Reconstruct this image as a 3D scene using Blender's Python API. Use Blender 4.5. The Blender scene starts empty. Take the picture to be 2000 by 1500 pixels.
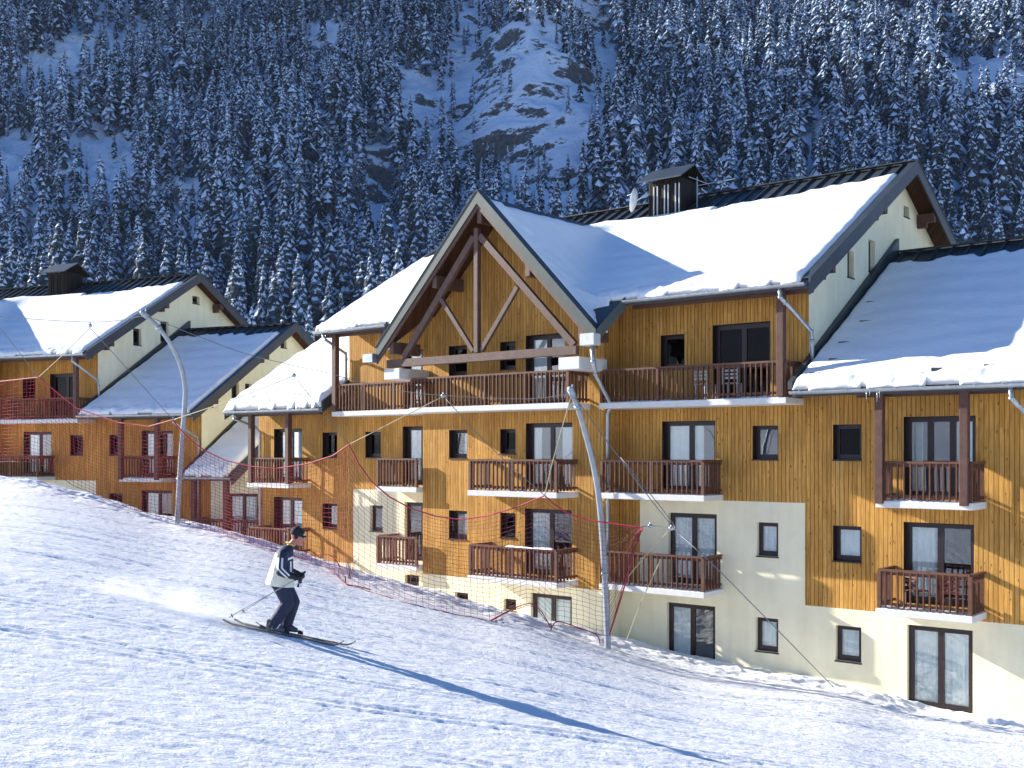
SUN_EL = 23.0; SUN = 5.0; SKY = .079; EXPO = 1.14; RIDGE_TOP = 700; HAZE = .00004
import bpy, math, random
import numpy as np
from mathutils import Vector, Matrix, Euler
from mathutils.geometry import tessellate_polygon
random.seed(7)
R = math.radians
scene = bpy.context.scene
COL = scene.collection
# ------------------------------------------------------------------ camera constants (photo measured in 2000x1500 px)
F = 2200.0
HOR = 881.0
cam_d = bpy.data.cameras.new('camera')
cam = bpy.data.objects.new('camera', cam_d)
COL.objects.link(cam)
cam.location = (0, 0, 0)
cam.rotation_euler = (R(90), 0, 0)
cam_d.sensor_width = 36
cam_d.lens = 36 * F / 2000
cam_d.shift_y = (HOR - 750) / 2000
cam_d.clip_start = 0.1
cam_d.clip_end = 6000
scene.camera = cam

def at(x, y, Y):
    return Vector(((x - 1000) / F * Y, Y, (HOR - y) / F * Y))

# ------------------------------------------------------------------ materials
def new_mat(name):
    m = bpy.data.materials.new(name)
    m.use_nodes = True
    nt = m.node_tree
    b = nt.nodes['Principled BSDF']
    return m, nt, b

def L(nt, a, b):
    nt.links.new(a, b)

def nd(nt, typ, **kw):
    n = nt.nodes.new(typ)
    for k, v in kw.items():
        if k.startswith('_'):
            setattr(n, k[1:], v)
        else:
            n.inputs[k].default_value = v
    return n

def ramp(nt, fac, stops):
    r = nt.nodes.new('ShaderNodeValToRGB')
    e = r.color_ramp.elements
    e[0].position, e[0].color = stops[0][0], (*stops[0][1], 1)
    e[1].position, e[1].color = stops[-1][0], (*stops[-1][1], 1)
    for p, c in stops[1:-1]:
        x = e.new(p); x.color = (*c, 1)
    L(nt, fac, r.inputs['Fac'])
    return r.outputs['Color']

def simple(name, col, rough=.6, metal=0, var=.12, scale=3, bump=.0, bscale=40, spec=.5):
    m, nt, b = new_mat(name)
    tc = nt.nodes.new('ShaderNodeTexCoord')
    n = nd(nt, 'ShaderNodeTexNoise', Scale=scale, Detail=5.0, Roughness=.6)
    L(nt, tc.outputs['Object'], n.inputs['Vector'])
    c0 = [c * (1 - var) for c in col]; c1 = [min(1, c * (1 + var)) for c in col]
    L(nt, ramp(nt, n.outputs['Fac'], [(.3, c0), (.7, c1)]), b.inputs['Base Color'])
    b.inputs['Roughness'].default_value = rough
    b.inputs['Metallic'].default_value = metal
    b.inputs['Specular IOR Level'].default_value = spec
    if bump:
        n2 = nd(nt, 'ShaderNodeTexNoise', Scale=bscale, Detail=4.0)
        L(nt, tc.outputs['Object'], n2.inputs['Vector'])
        bp = nd(nt, 'ShaderNodeBump', Strength=bump, Distance=.02)
        L(nt, n2.outputs['Fac'], bp.inputs['Height']); L(nt, bp.outputs['Normal'], b.inputs['Normal'])
    return m

def boards(name, cols, width=.118, gap=(.10, .05, .018), rough=.65, axis='sum'):
    """vertical tongue-and-groove boards: board tone, grain, knots and a dark open joint"""
    m, nt, b = new_mat(name)
    tc = nt.nodes.new('ShaderNodeTexCoord')
    sp = nt.nodes.new('ShaderNodeSeparateXYZ'); L(nt, tc.outputs['Object'], sp.inputs[0])
    def M(op, a, b_=None, c=None):
        n = nt.nodes.new('ShaderNodeMath'); n.operation = op
        for i, v in enumerate((a, b_, c)):
            if v is None: continue
            if isinstance(v, (int, float)): n.inputs[i].default_value = v
            else: L(nt, v, n.inputs[i])
        return n.outputs[0]
    if axis == 'sum': u = M('ADD', sp.outputs['X'], sp.outputs['Y'])
    elif axis == 'y': u = sp.outputs['Y']
    else: u = sp.outputs['X']
    su = M('DIVIDE', M('ADD', u, 100.0), width)
    idx = M('FLOOR', su)
    fr = M('SUBTRACT', su, idx)
    # butt joints: every board is cut at its own height
    wn0 = nt.nodes.new('ShaderNodeTexWhiteNoise'); wn0.noise_dimensions = '1D'; L(nt, idx, wn0.inputs['W'])
    zz = M('ADD', M('DIVIDE', sp.outputs['Z'], 3.1), M('MULTIPLY', wn0.outputs['Value'], 3.0))
    zi = M('FLOOR', M('ADD', zz, 20.0))
    wn = nt.nodes.new('ShaderNodeTexWhiteNoise'); wn.noise_dimensions = '2D'
    cb = nt.nodes.new('ShaderNodeCombineXYZ'); L(nt, idx, cb.inputs[0]); L(nt, zi, cb.inputs[1])
    L(nt, cb.outputs[0], wn.inputs['Vector'])
    tone = ramp(nt, wn.outputs['Value'], [(0, cols[0]), (.5, cols[1]), (1, cols[2])])
    mp = nd(nt, 'ShaderNodeMapping'); mp.inputs['Scale'].default_value = (26, 26, 1.6)
    L(nt, tc.outputs['Object'], mp.inputs['Vector'])
    gr = nd(nt, 'ShaderNodeTexNoise', Scale=1.0, Detail=6.0, Roughness=.65); L(nt, mp.outputs[0], gr.inputs['Vector'])
    mx = nt.nodes.new('ShaderNodeMix'); mx.data_type = 'RGBA'; mx.blend_type = 'MULTIPLY'; mx.inputs['Factor'].default_value = 1
    L(nt, tone, mx.inputs['A']); L(nt, ramp(nt, gr.outputs['Fac'], [(.3, (.62, .57, .5)), (.7, (1.2, 1.2, 1.2))]), mx.inputs['B'])
    # large weathering patches
    wz = nd(nt, 'ShaderNodeTexNoise', Scale=.55, Detail=4.0, Roughness=.6); L(nt, tc.outputs['Object'], wz.inputs['Vector'])
    mw = nt.nodes.new('ShaderNodeMix'); mw.data_type = 'RGBA'; mw.blend_type = 'MULTIPLY'; mw.inputs['Factor'].default_value = 1
    L(nt, mx.outputs['Result'], mw.inputs['A']); L(nt, ramp(nt, wz.outputs['Fac'], [(.3, (.74, .74, .78)), (.65, (1.1, 1.07, 1.02))]), mw.inputs['B'])
    # knots
    mk = nd(nt, 'ShaderNodeMapping'); mk.inputs['Scale'].default_value = (7.4, 7.4, 3.2)
    L(nt, tc.outputs['Object'], mk.inputs['Vector'])
    vo = nd(nt, 'ShaderNodeTexVoronoi', Scale=1.0, Randomness=1.0); L(nt, mk.outputs[0], vo.inputs['Vector'])
    kf = ramp(nt, vo.outputs['Distance'], [(.07, (1, 1, 1)), (.16, (0, 0, 0))])
    m2 = nt.nodes.new('ShaderNodeMix'); m2.data_type = 'RGBA'
    L(nt, kf, m2.inputs['Factor']); L(nt, mw.outputs['Result'], m2.inputs['A'])
    m2.inputs['B'].default_value = (cols[0][0] * .35, cols[0][1] * .3, cols[0][2] * .3, 1)
    # joint
    d = M('MINIMUM', fr, M('SUBTRACT', 1.0, fr))
    jf = ramp(nt, d, [(.03, (.85, .85, .85)), (.075, (0, 0, 0))])
    m3 = nt.nodes.new('ShaderNodeMix'); m3.data_type = 'RGBA'
    L(nt, jf, m3.inputs['Factor']); L(nt, m2.outputs['Result'], m3.inputs['A']); m3.inputs['B'].default_value = (*gap, 1)
    L(nt, m3.outputs['Result'], b.inputs['Base Color'])
    bp = nd(nt, 'ShaderNodeBump', Strength=.9, Distance=.014)
    hh = M('ADD', M('MINIMUM', M('MULTIPLY', d, 9.0), 1.0), M('MULTIPLY', gr.outputs['Fac'], .25))
    L(nt, hh, bp.inputs['Height']); L(nt, bp.outputs['Normal'], b.inputs['Normal'])
    b.inputs['Roughness'].default_value = rough
    b.inputs['Specular IOR Level'].default_value = .12
    return m

def plaster(name, col):
    m, nt, b = new_mat(name)
    tc = nt.nodes.new('ShaderNodeTexCoord')
    n = nd(nt, 'ShaderNodeTexNoise', Scale=.8, Detail=7.0, Roughness=.65); L(nt, tc.outputs['Object'], n.inputs['Vector'])
    mp = nd(nt, 'ShaderNodeMapping'); mp.inputs['Scale'].default_value = (3, 3, .35); L(nt, tc.outputs['Object'], mp.inputs['Vector'])
    s = nd(nt, 'ShaderNodeTexNoise', Scale=1.0, Detail=4.0); L(nt, mp.outputs[0], s.inputs['Vector'])
    mx = nt.nodes.new('ShaderNodeMix'); mx.data_type = 'RGBA'; mx.blend_type = 'MULTIPLY'; mx.inputs['Factor'].default_value = 1
    L(nt, ramp(nt, n.outputs['Fac'], [(.3, [c * .9 for c in col]), (.7, [min(1, c * 1.05) for c in col])]), mx.inputs['A'])
    L(nt, ramp(nt, s.outputs['Fac'], [(.3, (.93, .92, .9)), (.6, (1, 1, 1))]), mx.inputs['B'])
    L(nt, mx.outputs['Result'], b.inputs['Base Color'])
    g = nd(nt, 'ShaderNodeTexNoise', Scale=70.0, Detail=3.0); L(nt, tc.outputs['Object'], g.inputs['Vector'])
    bp = nd(nt, 'ShaderNodeBump', Strength=.35, Distance=.01); L(nt, g.outputs['Fac'], bp.inputs['Height']); L(nt, bp.outputs['Normal'], b.inputs['Normal'])
    b.inputs['Roughness'].default_value = .85
    return m

def snow_mat(name, col=(.92, .925, .94), scales=((1.2, .35, .05), (9, .35, .02)), stretch=(1, 1, 1), rot=0):
    m, nt, b = new_mat(name)
    tc = nt.nodes.new('ShaderNodeTexCoord')
    mp = nd(nt, 'ShaderNodeMapping'); mp.inputs['Scale'].default_value = stretch; mp.inputs['Rotation'].default_value = (0, 0, rot)
    L(nt, tc.outputs['Object'], mp.inputs['Vector'])
    prev = None
    for sc, st, dist in scales:
        n = nd(nt, 'ShaderNodeTexNoise', Scale=float(sc), Detail=5.0, Roughness=.6); L(nt, mp.outputs[0], n.inputs['Vector'])
        bp = nd(nt, 'ShaderNodeBump', Strength=st, Distance=dist)
        L(nt, n.outputs['Fac'], bp.inputs['Height'])
        if prev: L(nt, prev, bp.inputs['Normal'])
        prev = bp.outputs['Normal']
    L(nt, prev, b.inputs['Normal'])
    n = nd(nt, 'ShaderNodeTexNoise', Scale=.5, Detail=6.0); L(nt, tc.outputs['Object'], n.inputs['Vector'])
    L(nt, ramp(nt, n.outputs['Fac'], [(.3, [c * .96 for c in col]), (.7, [min(.95, c * 1.03) for c in col])]), b.inputs['Base Color'])
    b.inputs['Roughness'].default_value = .6
    b.inputs['Specular IOR Level'].default_value = .25
    return m

def glass_mat(name, lo=.16, hi=.8, tint=(.78, .84, .84)):
    m = bpy.data.materials.new(name); m.use_nodes = True
    nt = m.node_tree; nt.nodes.clear()
    out = nt.nodes.new('ShaderNodeOutputMaterial')
    tr = nd(nt, 'ShaderNodeBsdfTransparent'); tr.inputs['Color'].default_value = (*tint, 1)
    gl = nd(nt, 'ShaderNodeBsdfGlossy', Roughness=.015); gl.inputs['Color'].default_value = (.9, .95, 1, 1)
    tc = nt.nodes.new('ShaderNodeTexCoord')
    n = nd(nt, 'ShaderNodeTexNoise', Scale=1.3, Detail=1.0); L(nt, tc.outputs['Object'], n.inputs['Vector'])
    bp = nd(nt, 'ShaderNodeBump', Strength=.25, Distance=.02); L(nt, n.outputs['Fac'], bp.inputs['Height'])
    L(nt, bp.outputs['Normal'], gl.inputs['Normal'])
    lw = nd(nt, 'ShaderNodeLayerWeight', Blend=.25)
    mr = nd(nt, 'ShaderNodeMapRange'); mr.inputs['To Min'].default_value = lo; mr.inputs['To Max'].default_value = hi
    L(nt, lw.outputs['Fresnel'], mr.inputs['Value'])
    mx = nt.nodes.new('ShaderNodeMixShader')
    L(nt, mr.outputs[0], mx.inputs[0]); L(nt, tr.outputs[0], mx.inputs[1]); L(nt, gl.outputs[0], mx.inputs[2])
    L(nt, mx.outputs[0], out.inputs[0])
    return m

MT = dict(
    wood=boards('larch_boards', [(.56, .29, .070), (.64, .345, .088), (.70, .395, .11)], .118),
    woodB=boards('larch_boards_reddish', [(.52, .255, .06), (.62, .31, .075), (.70, .37, .10)], .118),
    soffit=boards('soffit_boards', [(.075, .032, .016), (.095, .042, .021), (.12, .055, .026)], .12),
    plaster=plaster('cream_plaster', (.95, .875, .62)),
    dark=simple('dark_brown_timber', (.10, .042, .028), .6, var=.3, scale=6, bump=.3, bscale=25),
    beam=simple('brown_glulam_beam', (.115, .062, .046), .6, var=.25, scale=5, bump=.3, bscale=25),
    rail=simple('stained_railing_wood', (.135, .052, .026), .6, var=.3, scale=9, bump=.2, bscale=40),
    frame=simple('window_frame_brown', (.026, .013, .013), .4, var=.2, scale=8),
    concrete=simple('white_painted_concrete', (.72, .71, .68), .8, var=.06, scale=4, bump=.2),
    stone=simple('grey_plinth', (.2, .2, .2), .9, var=.2, scale=8, bump=.4),
    metal=simple('dark_roof_metal', (.05, .06, .066), .45, .2, var=.2, scale=1.5),
    fascia=simple('olive_grey_fascia', (.07, .082, .075), .5, .15, var=.15, scale=2),
    vfascia=simple('dark_verge_board', (.055, .052, .058), .5, .1, var=.2, scale=2),
    zinc=simple('zinc_gutter', (.42, .45, .48), .38, .75, var=.15, scale=5),
    pvc=simple('pale_grey_pipe', (.62, .64, .64), .5, 0, var=.1, scale=4),
    pole=simple('galvanised_pole', (.36, .40, .44), .5, .35, var=.18, scale=4, bump=.1),
    curtain=simple('white_curtain', (.86, .90, .86), .9, var=.06, scale=6),
    dishm=simple('dish_white', (.7, .72, .74), .4, 0, var=.05),
    chim=boards('dark_chimney_boards', [(.016, .016, .018), (.022, .021, .022), (.03, .028, .028)], .13),
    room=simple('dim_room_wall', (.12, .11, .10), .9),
    snow=snow_mat('piste_snow', col=(.94, .94, .95), scales=((10, .7, .03), (26, .9, .021)), stretch=(.6, 1.1, 1), rot=R(6)),
    rsnow=snow_mat('roof_snow', scales=((1.6, .4, .08), (7, .4, .03), (30, .3, .008))),
    chair=simple('red_wood_chair', (.3, .06, .03), .6),
    net=simple('orange_red_net', (.50, .02, .06), .6, var=.25, scale=.6),
    netd=simple('red_net_cord', (.50, .03, .05), .7, var=.3, scale=.8),
    netb=simple('brown_net_cord', (.21, .028, .036), .7, var=.4, scale=.8),
    rope=simple('pale_rope', (.45, .40, .26), .8),
    cable=simple('steel_cable', (.16, .17, .18), .5, .4),
)
MT['glass'] = glass_mat('window_glass', .10, .6, (.95, .97, .97))
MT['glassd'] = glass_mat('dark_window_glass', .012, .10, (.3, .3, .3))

# ------------------------------------------------------------------ mesh builder
class MB:
    def __init__(s): s.v = []; s.f = []; s.m = []
    def add(s, vs, fs, mi=0):
        o = len(s.v); s.v += [tuple(p) for p in vs]
        for f in fs: s.f.append([i + o for i in f]); s.m.append(mi)
    def box(s, a, b, mi=0):
        x0, y0, z0 = a; x1, y1, z1 = b
        s.add([(x0, y0, z0), (x1, y0, z0), (x1, y1, z0), (x0, y1, z0), (x0, y0, z1), (x1, y0, z1), (x1, y1, z1), (x0, y1, z1)],
              [(0, 3, 2, 1), (4, 5, 6, 7), (0, 1, 5, 4), (1, 2, 6, 5), (2, 3, 7, 6), (3, 0, 4, 7)], mi)
    def hexa(s, bot, top, mi=0):
        n = len(bot)
        s.add(list(bot) + list(top), [tuple(range(n - 1, -1, -1)), tuple(range(n, 2 * n))] + [(i, (i + 1) % n, n + (i + 1) % n, n + i) for i in range(n)], mi)
    def prism(s, pts, off, mi=0):
        """polygon pts extruded by vector off"""
        off = Vector(off); s.hexa([Vector(p) for p in pts], [Vector(p) + off for p in pts], mi)
    def bar(s, a, b, w, h, up=(0, 0, 1), mi=0):
        a = Vector(a); b = Vector(b); d = (b - a).normalized(); up = Vector(up)
        sd = d.cross(up)
        if sd.length < 1e-4: sd = d.cross(Vector((0, 1, 0)))
        sd.normalize(); u = sd.cross(d)
        c = [sd * w / 2 + u * h / 2, -sd * w / 2 + u * h / 2, -sd * w / 2 - u * h / 2, sd * w / 2 - u * h / 2]
        s.hexa([a + k for k in c], [b + k for k in c], mi)
    def tube(s, pts, r, n=8, mi=0, cap=True):
        pts = [Vector(p) for p in pts]
        rs = r if isinstance(r, (list, tuple)) else [r] * len(pts)
        vs = []; pu = None
        for i, p in enumerate(pts):
            d = (pts[min(i + 1, len(pts) - 1)] - pts[max(i - 1, 0)]).normalized()
            if pu is None:
                pu = Vector((0, 0, 1)) if abs(d.z) < .9 else Vector((0, 1, 0))
            sd = d.cross(pu).normalized(); pu = sd.cross(d).normalized()
            for k in range(n):
                a = 2 * math.pi * k / n
                vs.append(p + sd * math.cos(a) * rs[i] + pu * math.sin(a) * rs[i])
        fs = []
        for i in range(len(pts) - 1):
            for k in range(n):
                fs.append((i * n + k, i * n + (k + 1) % n, (i + 1) * n + (k + 1) % n, (i + 1) * n + k))
        if cap: fs += [tuple(range(n - 1, -1, -1)), tuple(range((len(pts) - 1) * n, len(pts) * n))]
        s.add(vs, fs, mi)
    def loft(s, rings, mi=0):
        """rings: (centre, ux, uy) ellipses with half-axis vectors"""
        n = 20; vs = []
        for c, ux, uy in rings:
            c = Vector(c); ux = Vector(ux); uy = Vector(uy)
            for k in range(n):
                a = 2 * math.pi * k / n; vs.append(c + ux * math.cos(a) + uy * math.sin(a))
        fs = []
        for i in range(len(rings) - 1):
            for k in range(n): fs.append((i * n + k, i * n + (k + 1) % n, (i + 1) * n + (k + 1) % n, (i + 1) * n + k))
        fs += [tuple(range(n - 1, -1, -1)), tuple(range((len(rings) - 1) * n, len(rings) * n))]
        s.add(vs, fs, mi)
    def ball(s, c, r, n=12, mi=0):
        c = Vector(c); r = (r, r, r) if isinstance(r, (int, float)) else r
        rings = []
        m = n // 2
        for i in range(m + 1):
            t = math.pi * (i + .001) / (m + .002)
            rings.append((c - Vector((0, 0, math.cos(t) * r[2])), (r[0] * math.sin(t), 0, 0), (0, r[1] * math.sin(t), 0)))
        s.loft(rings, mi)
    def build(s, name, mats, parent=None, smooth=False, bevel=0):
        me = bpy.data.meshes.new(name)
        me.from_pydata(s.v, [], s.f)
        if not isinstance(mats, (list, tuple)): mats = [mats]
        for m in mats: me.materials.append(m)
        me.polygons.foreach_set('material_index', s.m)
        if smooth: me.polygons.foreach_set('use_smooth', [True] * len(s.f))
        me.update()
        o = bpy.data.objects.new(name, me); COL.objects.link(o)
        if parent: o.parent = parent
        if bevel:
            bv = o.modifiers.new('bevel', 'BEVEL'); bv.width = bevel; bv.segments = 1; bv.limit_method = 'ANGLE'
        return o

def tag(o, label=None, cat=None, group=None, kind=None):
    if label: o['label'] = label
    if cat: o['category'] = cat
    if group: o['group'] = group
    if kind: o['kind'] = kind
    return o

def empty(name, loc=(0, 0, 0), rz=0):
    o = bpy.data.objects.new(name, None); COL.objects.link(o)
    o.location = loc; o.rotation_euler = (0, 0, rz); o.empty_display_size = .3
    return o

def np_mesh(name, verts, tris, mats, midx=None, smooth=False, quads=False):
    k = 4 if quads else 3
    me = bpy.data.meshes.new(name)
    nf = len(tris)
    me.vertices.add(len(verts)); me.vertices.foreach_set('co', np.ascontiguousarray(verts, dtype=np.float32).ravel())
    me.loops.add(nf * k); me.loops.foreach_set('vertex_index', np.ascontiguousarray(tris, dtype=np.int32).ravel())
    me.polygons.add(nf); me.polygons.foreach_set('loop_start', np.arange(0, nf * k, k, dtype=np.int32))
    me.polygons.foreach_set('loop_total', np.full(nf, k, dtype=np.int32))
    for m in mats: me.materials.append(m)
    if midx is not None: me.polygons.foreach_set('material_index', np.ascontiguousarray(midx, dtype=np.int32))
    if smooth: me.polygons.foreach_set('use_smooth', np.ones(nf, dtype=bool))
    me.update(calc_edges=True); me.validate()
    return me

# ------------------------------------------------------------------ numpy value noise
def vnoise(x, y, seed=0):
    xi = np.floor(x).astype(np.int64); yi = np.floor(y).astype(np.int64)
    xf = x - xi; yf = y - yi
    u = xf * xf * xf * (xf * (xf * 6 - 15) + 10); v = yf * yf * yf * (yf * (yf * 6 - 15) + 10)
    def h(a, b):
        n = (a * 374761393 + b * 668265263 + seed * 1442695041) & 0xffffffff
        n = ((n ^ (n >> 13)) * 1274126177) & 0xffffffff
        return ((n ^ (n >> 16)) & 0xffff) / 65535.0
    return (h(xi, yi) * (1 - u) + h(xi + 1, yi) * u) * (1 - v) + (h(xi, yi + 1) * (1 - u) + h(xi + 1, yi + 1) * u) * v
def fbm(x, y, o=4, seed=0, g=.5):
    s = 0; a = 1; t = 0
    for i in range(o):
        s = s + a * (vnoise(x, y, seed + i * 17) - .5); t += a; a *= g; x = x * 2.03 + 11.3; y = y * 2.03 - 7.1
    return s / t * 2
def smooth01(t): t = np.clip(t, 0, 1); return t * t * (3 - 2 * t)
# ------------------------------------------------------------------ piste terrain
TH = math.atan(F / 2700.0)
CT, ST = math.cos(TH), math.sin(TH)
Z0 = F / (.02216 * 2700)
def PT(t, q): return (t * CT + q * ST, Z0 - t * ST + q * CT)
crest_px = [(-700, 870), (-300, 900), (0, 928), (60, 935), (100, 945), (140, 955), (190, 968), (240, 985), (300, 1003), (345, 1015), (440, 1032), (520, 1055),
            (600, 1082), (700, 1114), (821, 1145), (908, 1172), (1047, 1204), (1178, 1238), (1240, 1252), (1320, 1275), (1400, 1292), (1500, 1310),
            (1640, 1332), (1760, 1370), (1900, 1397), (2000, 1415), (2300, 1462)]
CX = np.arange(-1000, 2601, 5.0)
_c0 = np.interp(CX, [p[0] for p in crest_px], [p[1] for p in crest_px])
_kn = np.exp(-.5 * (np.arange(-24, 25) * 5 / 38.0) ** 2); _kn /= _kn.sum()
CY = np.convolve(np.pad(_c0, 24, mode='edge'), _kn, 'valid')
def crest(u):
    x = np.clip(1000 + F * u, -700, 2300)
    y = np.interp(x, CX, CY)
    zf = F / np.maximum(60.8 + .01639 * (x - 345), 25) + 1.0
    zw = F / (.02216 * (x + 1700))
    w = smooth01((x - 960) / 420)
    Yc = zf * (1 - w) + zw * w
    return Yc, (HOR - y) / F * Yc, w
def base_z(X, Y):
    Xc = np.where(X < -150, -150, np.where(X > 60, 60, X))
    Yc = np.clip(Y, -30, 42)
    dn = np.clip(17.6 - Yc, 0, 8.6)
    return -1.6 - .2227 * Xc - .1487 * Yc + .001888 * Yc * Yc - .085 * dn + .028 * np.clip(Xc + 3.6, -8, 12) * np.clip(dn / 2.5, 0, 1)
def ground(X, Y, detail=True):
    X = np.asarray(X, float); Y = np.asarray(Y, float)
    Ys = np.maximum(Y, 4.0)
    Yc, zc, w = crest(X / Ys)
    b = base_z(X, Y)
    bc = base_z(X / Ys * Yc, Yc)
    k = smooth01((Y - 12) / (Yc - 12))
    near = b + (zc - bc) * k
    over = np.maximum(Y - Yc, 0)
    far = zc - .17 * over - .35 * (1 - np.exp(-over / 1.2)) * (1 - w)
    far = np.maximum(far, -12.0)
    z = np.where(Y > Yc, far, near)
    # soft lip on the crest
    if detail:
        fade = np.exp(-np.maximum(np.hypot(X + 5, Y - 20) - 30, 0) / 12)
        Xr = X * .995 + Y * .1; Yr = Y * .995 - X * .1
        tk = np.random.RandomState(5)
        for k_ in range(46):
            y0_ = 9.5 + 26 * (k_ + tk.rand()) / 46; sl = tk.uniform(-.10, .12); ph = tk.rand() * 6
            cy = y0_ + sl * Xr + .25 * np.sin(Xr * tk.uniform(.12, .3) + ph)
            mk_ = smooth01((vnoise(Xr * .22 + k_ * 9.1, Xr * 0 + k_, 77) - .35) * 4) * (.5 + tk.rand() * .7)
            wd_ = .032 + .0015 * y0_
            for o_ in (0, tk.uniform(.22, .34)):
                dd_ = (Yr - cy - o_) / wd_
                near_ = np.abs(dd_) < 4
                z = z + np.where(near_, fade * mk_ * (-.014 * np.exp(-dd_ ** 2) + .008 * np.exp(-(dd_ - 1.7) ** 2)), 0)
        cl = np.exp(-((Y - Yc + 1.0) / 1.9) ** 2)
        z = z + fade * (.004 * fbm(Xr * 1.7, Yr * 4.5, 4, 3) + .013 * fbm(Xr * 7.0, Yr * 10.5, 3, 9) + .02 * fbm(Xr * .3, Yr * .5, 3, 5))
        # raking ski tracks: long shallow ridges
        tr = Yr * 1.0 + .35 * fbm(Xr * .12, Yr * .3, 3, 21)
        rid = np.abs(np.sin(tr * 5.2 + 2 * fbm(Xr * .2, Yr * .4, 2, 31)))
        msk = smooth01((fbm(Xr * .15, Yr * .8, 3, 41) + .12) * 3)
        z = z - fade * msk * .010 * (1 - rid) ** 2
        z = z + cl * (.12 * fbm(X * .9, Y * 1.3, 4, 51) + .05 * np.abs(fbm(X * 2.6, Y * 3.1, 3, 61))) * fade
        lump = smooth01((fbm(X * .8 + 3, Y * 1.1, 3, 71) - .25) * 4) * smooth01(1.2 - np.abs(Y - Yc + 1.6) / 1.8)
        z = z + lump * .12 * (w * .8 + .2) * fade
    return z
def ground1(X, Y): return float(ground(np.array([X]), np.array([Y]), False)[0])
def ray_ground(x, y):
    u = (x - 1000) / F; v = (HOR - y) / F
    Y = np.linspace(8, 48, 1600)
    d = v * Y - ground(u * Y, Y, False)
    i = np.where(d <= 0)[0]
    return float(Y[i[0]]) if len(i) else None

def axis(lo, hi, step, far_lo, far_hi):
    a = list(np.arange(lo, hi, step)); s = step; x = lo
    pre = []
    while x > far_lo: s *= 1.12; x -= s; pre.append(x)
    s = step; x = a[-1]; post = []
    while x < far_hi: s *= 1.12; x += s; post.append(x)
    return np.array(pre[::-1] + a + post)
gx = axis(-20, 15, .045, -1600, 1600); gy = axis(9.5, 41, .05, -900, 1500)
GX, GY = np.meshgrid(gx, gy)
GZ = ground(GX, GY)
GZ = np.where(GY > 44, np.minimum(GZ, np.maximum(-12, GZ)), GZ)
nx, ny = len(gx), len(gy)
ii = np.arange(nx * ny).reshape(ny, nx)
q = np.stack([ii[:-1, :-1].ravel(), ii[:-1, 1:].ravel(), ii[1:, 1:].ravel(), ii[1:, :-1].ravel()], 1)
me = np_mesh('ground', np.stack([GX.ravel(), GY.ravel(), GZ.ravel()], 1), q, [MT['snow']], smooth=True, quads=True)
g = bpy.data.objects.new('ground', me); COL.objects.link(g)
tag(g, 'groomed ski piste of bright tracked snow sloping down to the right', 'piste', kind='structure')

# ------------------------------------------------------------------ forested mountain
def mountain_z(X, Y):
    d = Y - 350 + .10 * X
    z = 42 + .645 * d + .00012 * np.maximum(d, 0) ** 2
    n = fbm(X * .006 + 4, Y * .0045, 5, 101)
    z = z + 26 * n * smooth01((Y - 250) / 150)
    # the rocky couloir and its shoulder (upper centre)
    ax = X - (-.06 * Y + 8 + 12 * np.sin(Y * .011))
    z = z - 16 * np.exp(-(ax / 26) ** 2) * smooth01((Y - 380) / 120)
    bx = X - (.02 * Y + 4)
    z = z + 15 * np.exp(-(bx / 34) ** 2) * smooth01((Y - 430) / 120)
    # rock steps
    st = fbm(X * .02, Y * .012 + z * .02, 4, 131)
    z = z + 6.5 * np.tanh(st * 3.5)
    rg = np.abs(fbm(X * .045, Y * .03 + z * .01, 4, 161))
    z = z + 11 * (.35 - rg) * smooth01((fbm(X * .012, Y * .012, 2, 171) + .25) * 2)
    z = z + 2.6 * fbm(X * .10, Y * .10, 4, 151)
    return np.maximum(z, -30)
mx_ = np.linspace(-480, 480, 520); my_ = np.linspace(170, 960, 480)
MX, MY = np.meshgrid(mx_, my_)
MZ = mountain_z(MX, MY)
ii = np.arange(MX.size).reshape(MX.shape)
q = np.stack([ii[:-1, :-1].ravel(), ii[:-1, 1:].ravel(), ii[1:, 1:].ravel(), ii[1:, :-1].ravel()], 1)
m, nt, b = new_mat('mountain_snow_and_rock')
ge = nt.nodes.new('ShaderNodeNewGeometry'); sp = nt.nodes.new('ShaderNodeSeparateXYZ'); L(nt, ge.outputs['Normal'], sp.inputs[0])
tc = nt.nodes.new('ShaderNodeTexCoord')
n1 = nd(nt, 'ShaderNodeTexNoise', Scale=.16, Detail=12.0, Roughness=.74); mpp = nd(nt, 'ShaderNodeMapping'); mpp.inputs['Scale'].default_value = (1, .8, 2.2); mpp.inputs['Rotation'].default_value = (0, .35, 0)
L(nt, tc.outputs['Object'], mpp.inputs['Vector']); L(nt, mpp.outputs[0], n1.inputs['Vector'])
ma = nt.nodes.new('ShaderNodeMath'); ma.operation = 'MULTIPLY_ADD'; ma.inputs[1].default_value = 1.0
L(nt, n1.outputs['Fac'], ma.inputs[0]); L(nt, sp.outputs['Z'], ma.inputs[2])
fac = ramp(nt, ma.outputs[0], [(.985, (0, 0, 0)), (1.0, (1, 1, 1))])
ma2 = nt.nodes.new('ShaderNodeMath'); ma2.operation = 'SUBTRACT'; ma2.inputs[1].default_value = .03
mk = nt.nodes.new('ShaderNodeMapRange'); mk.inputs['From Min'].default_value = 1.035; mk.inputs['From Max'].default_value = 1.075
L(nt, ma.outputs[0], mk.inputs['Value'])
mxx = nt.nodes.new('ShaderNodeMix'); mxx.data_type = 'RGBA'; L(nt, mk.outputs[0], mxx.inputs['Factor'])
n2 = nd(nt, 'ShaderNodeTexNoise', Scale=.5, Detail=8.0, Roughness=.7); L(nt, tc.outputs['Object'], n2.inputs['Vector'])
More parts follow.
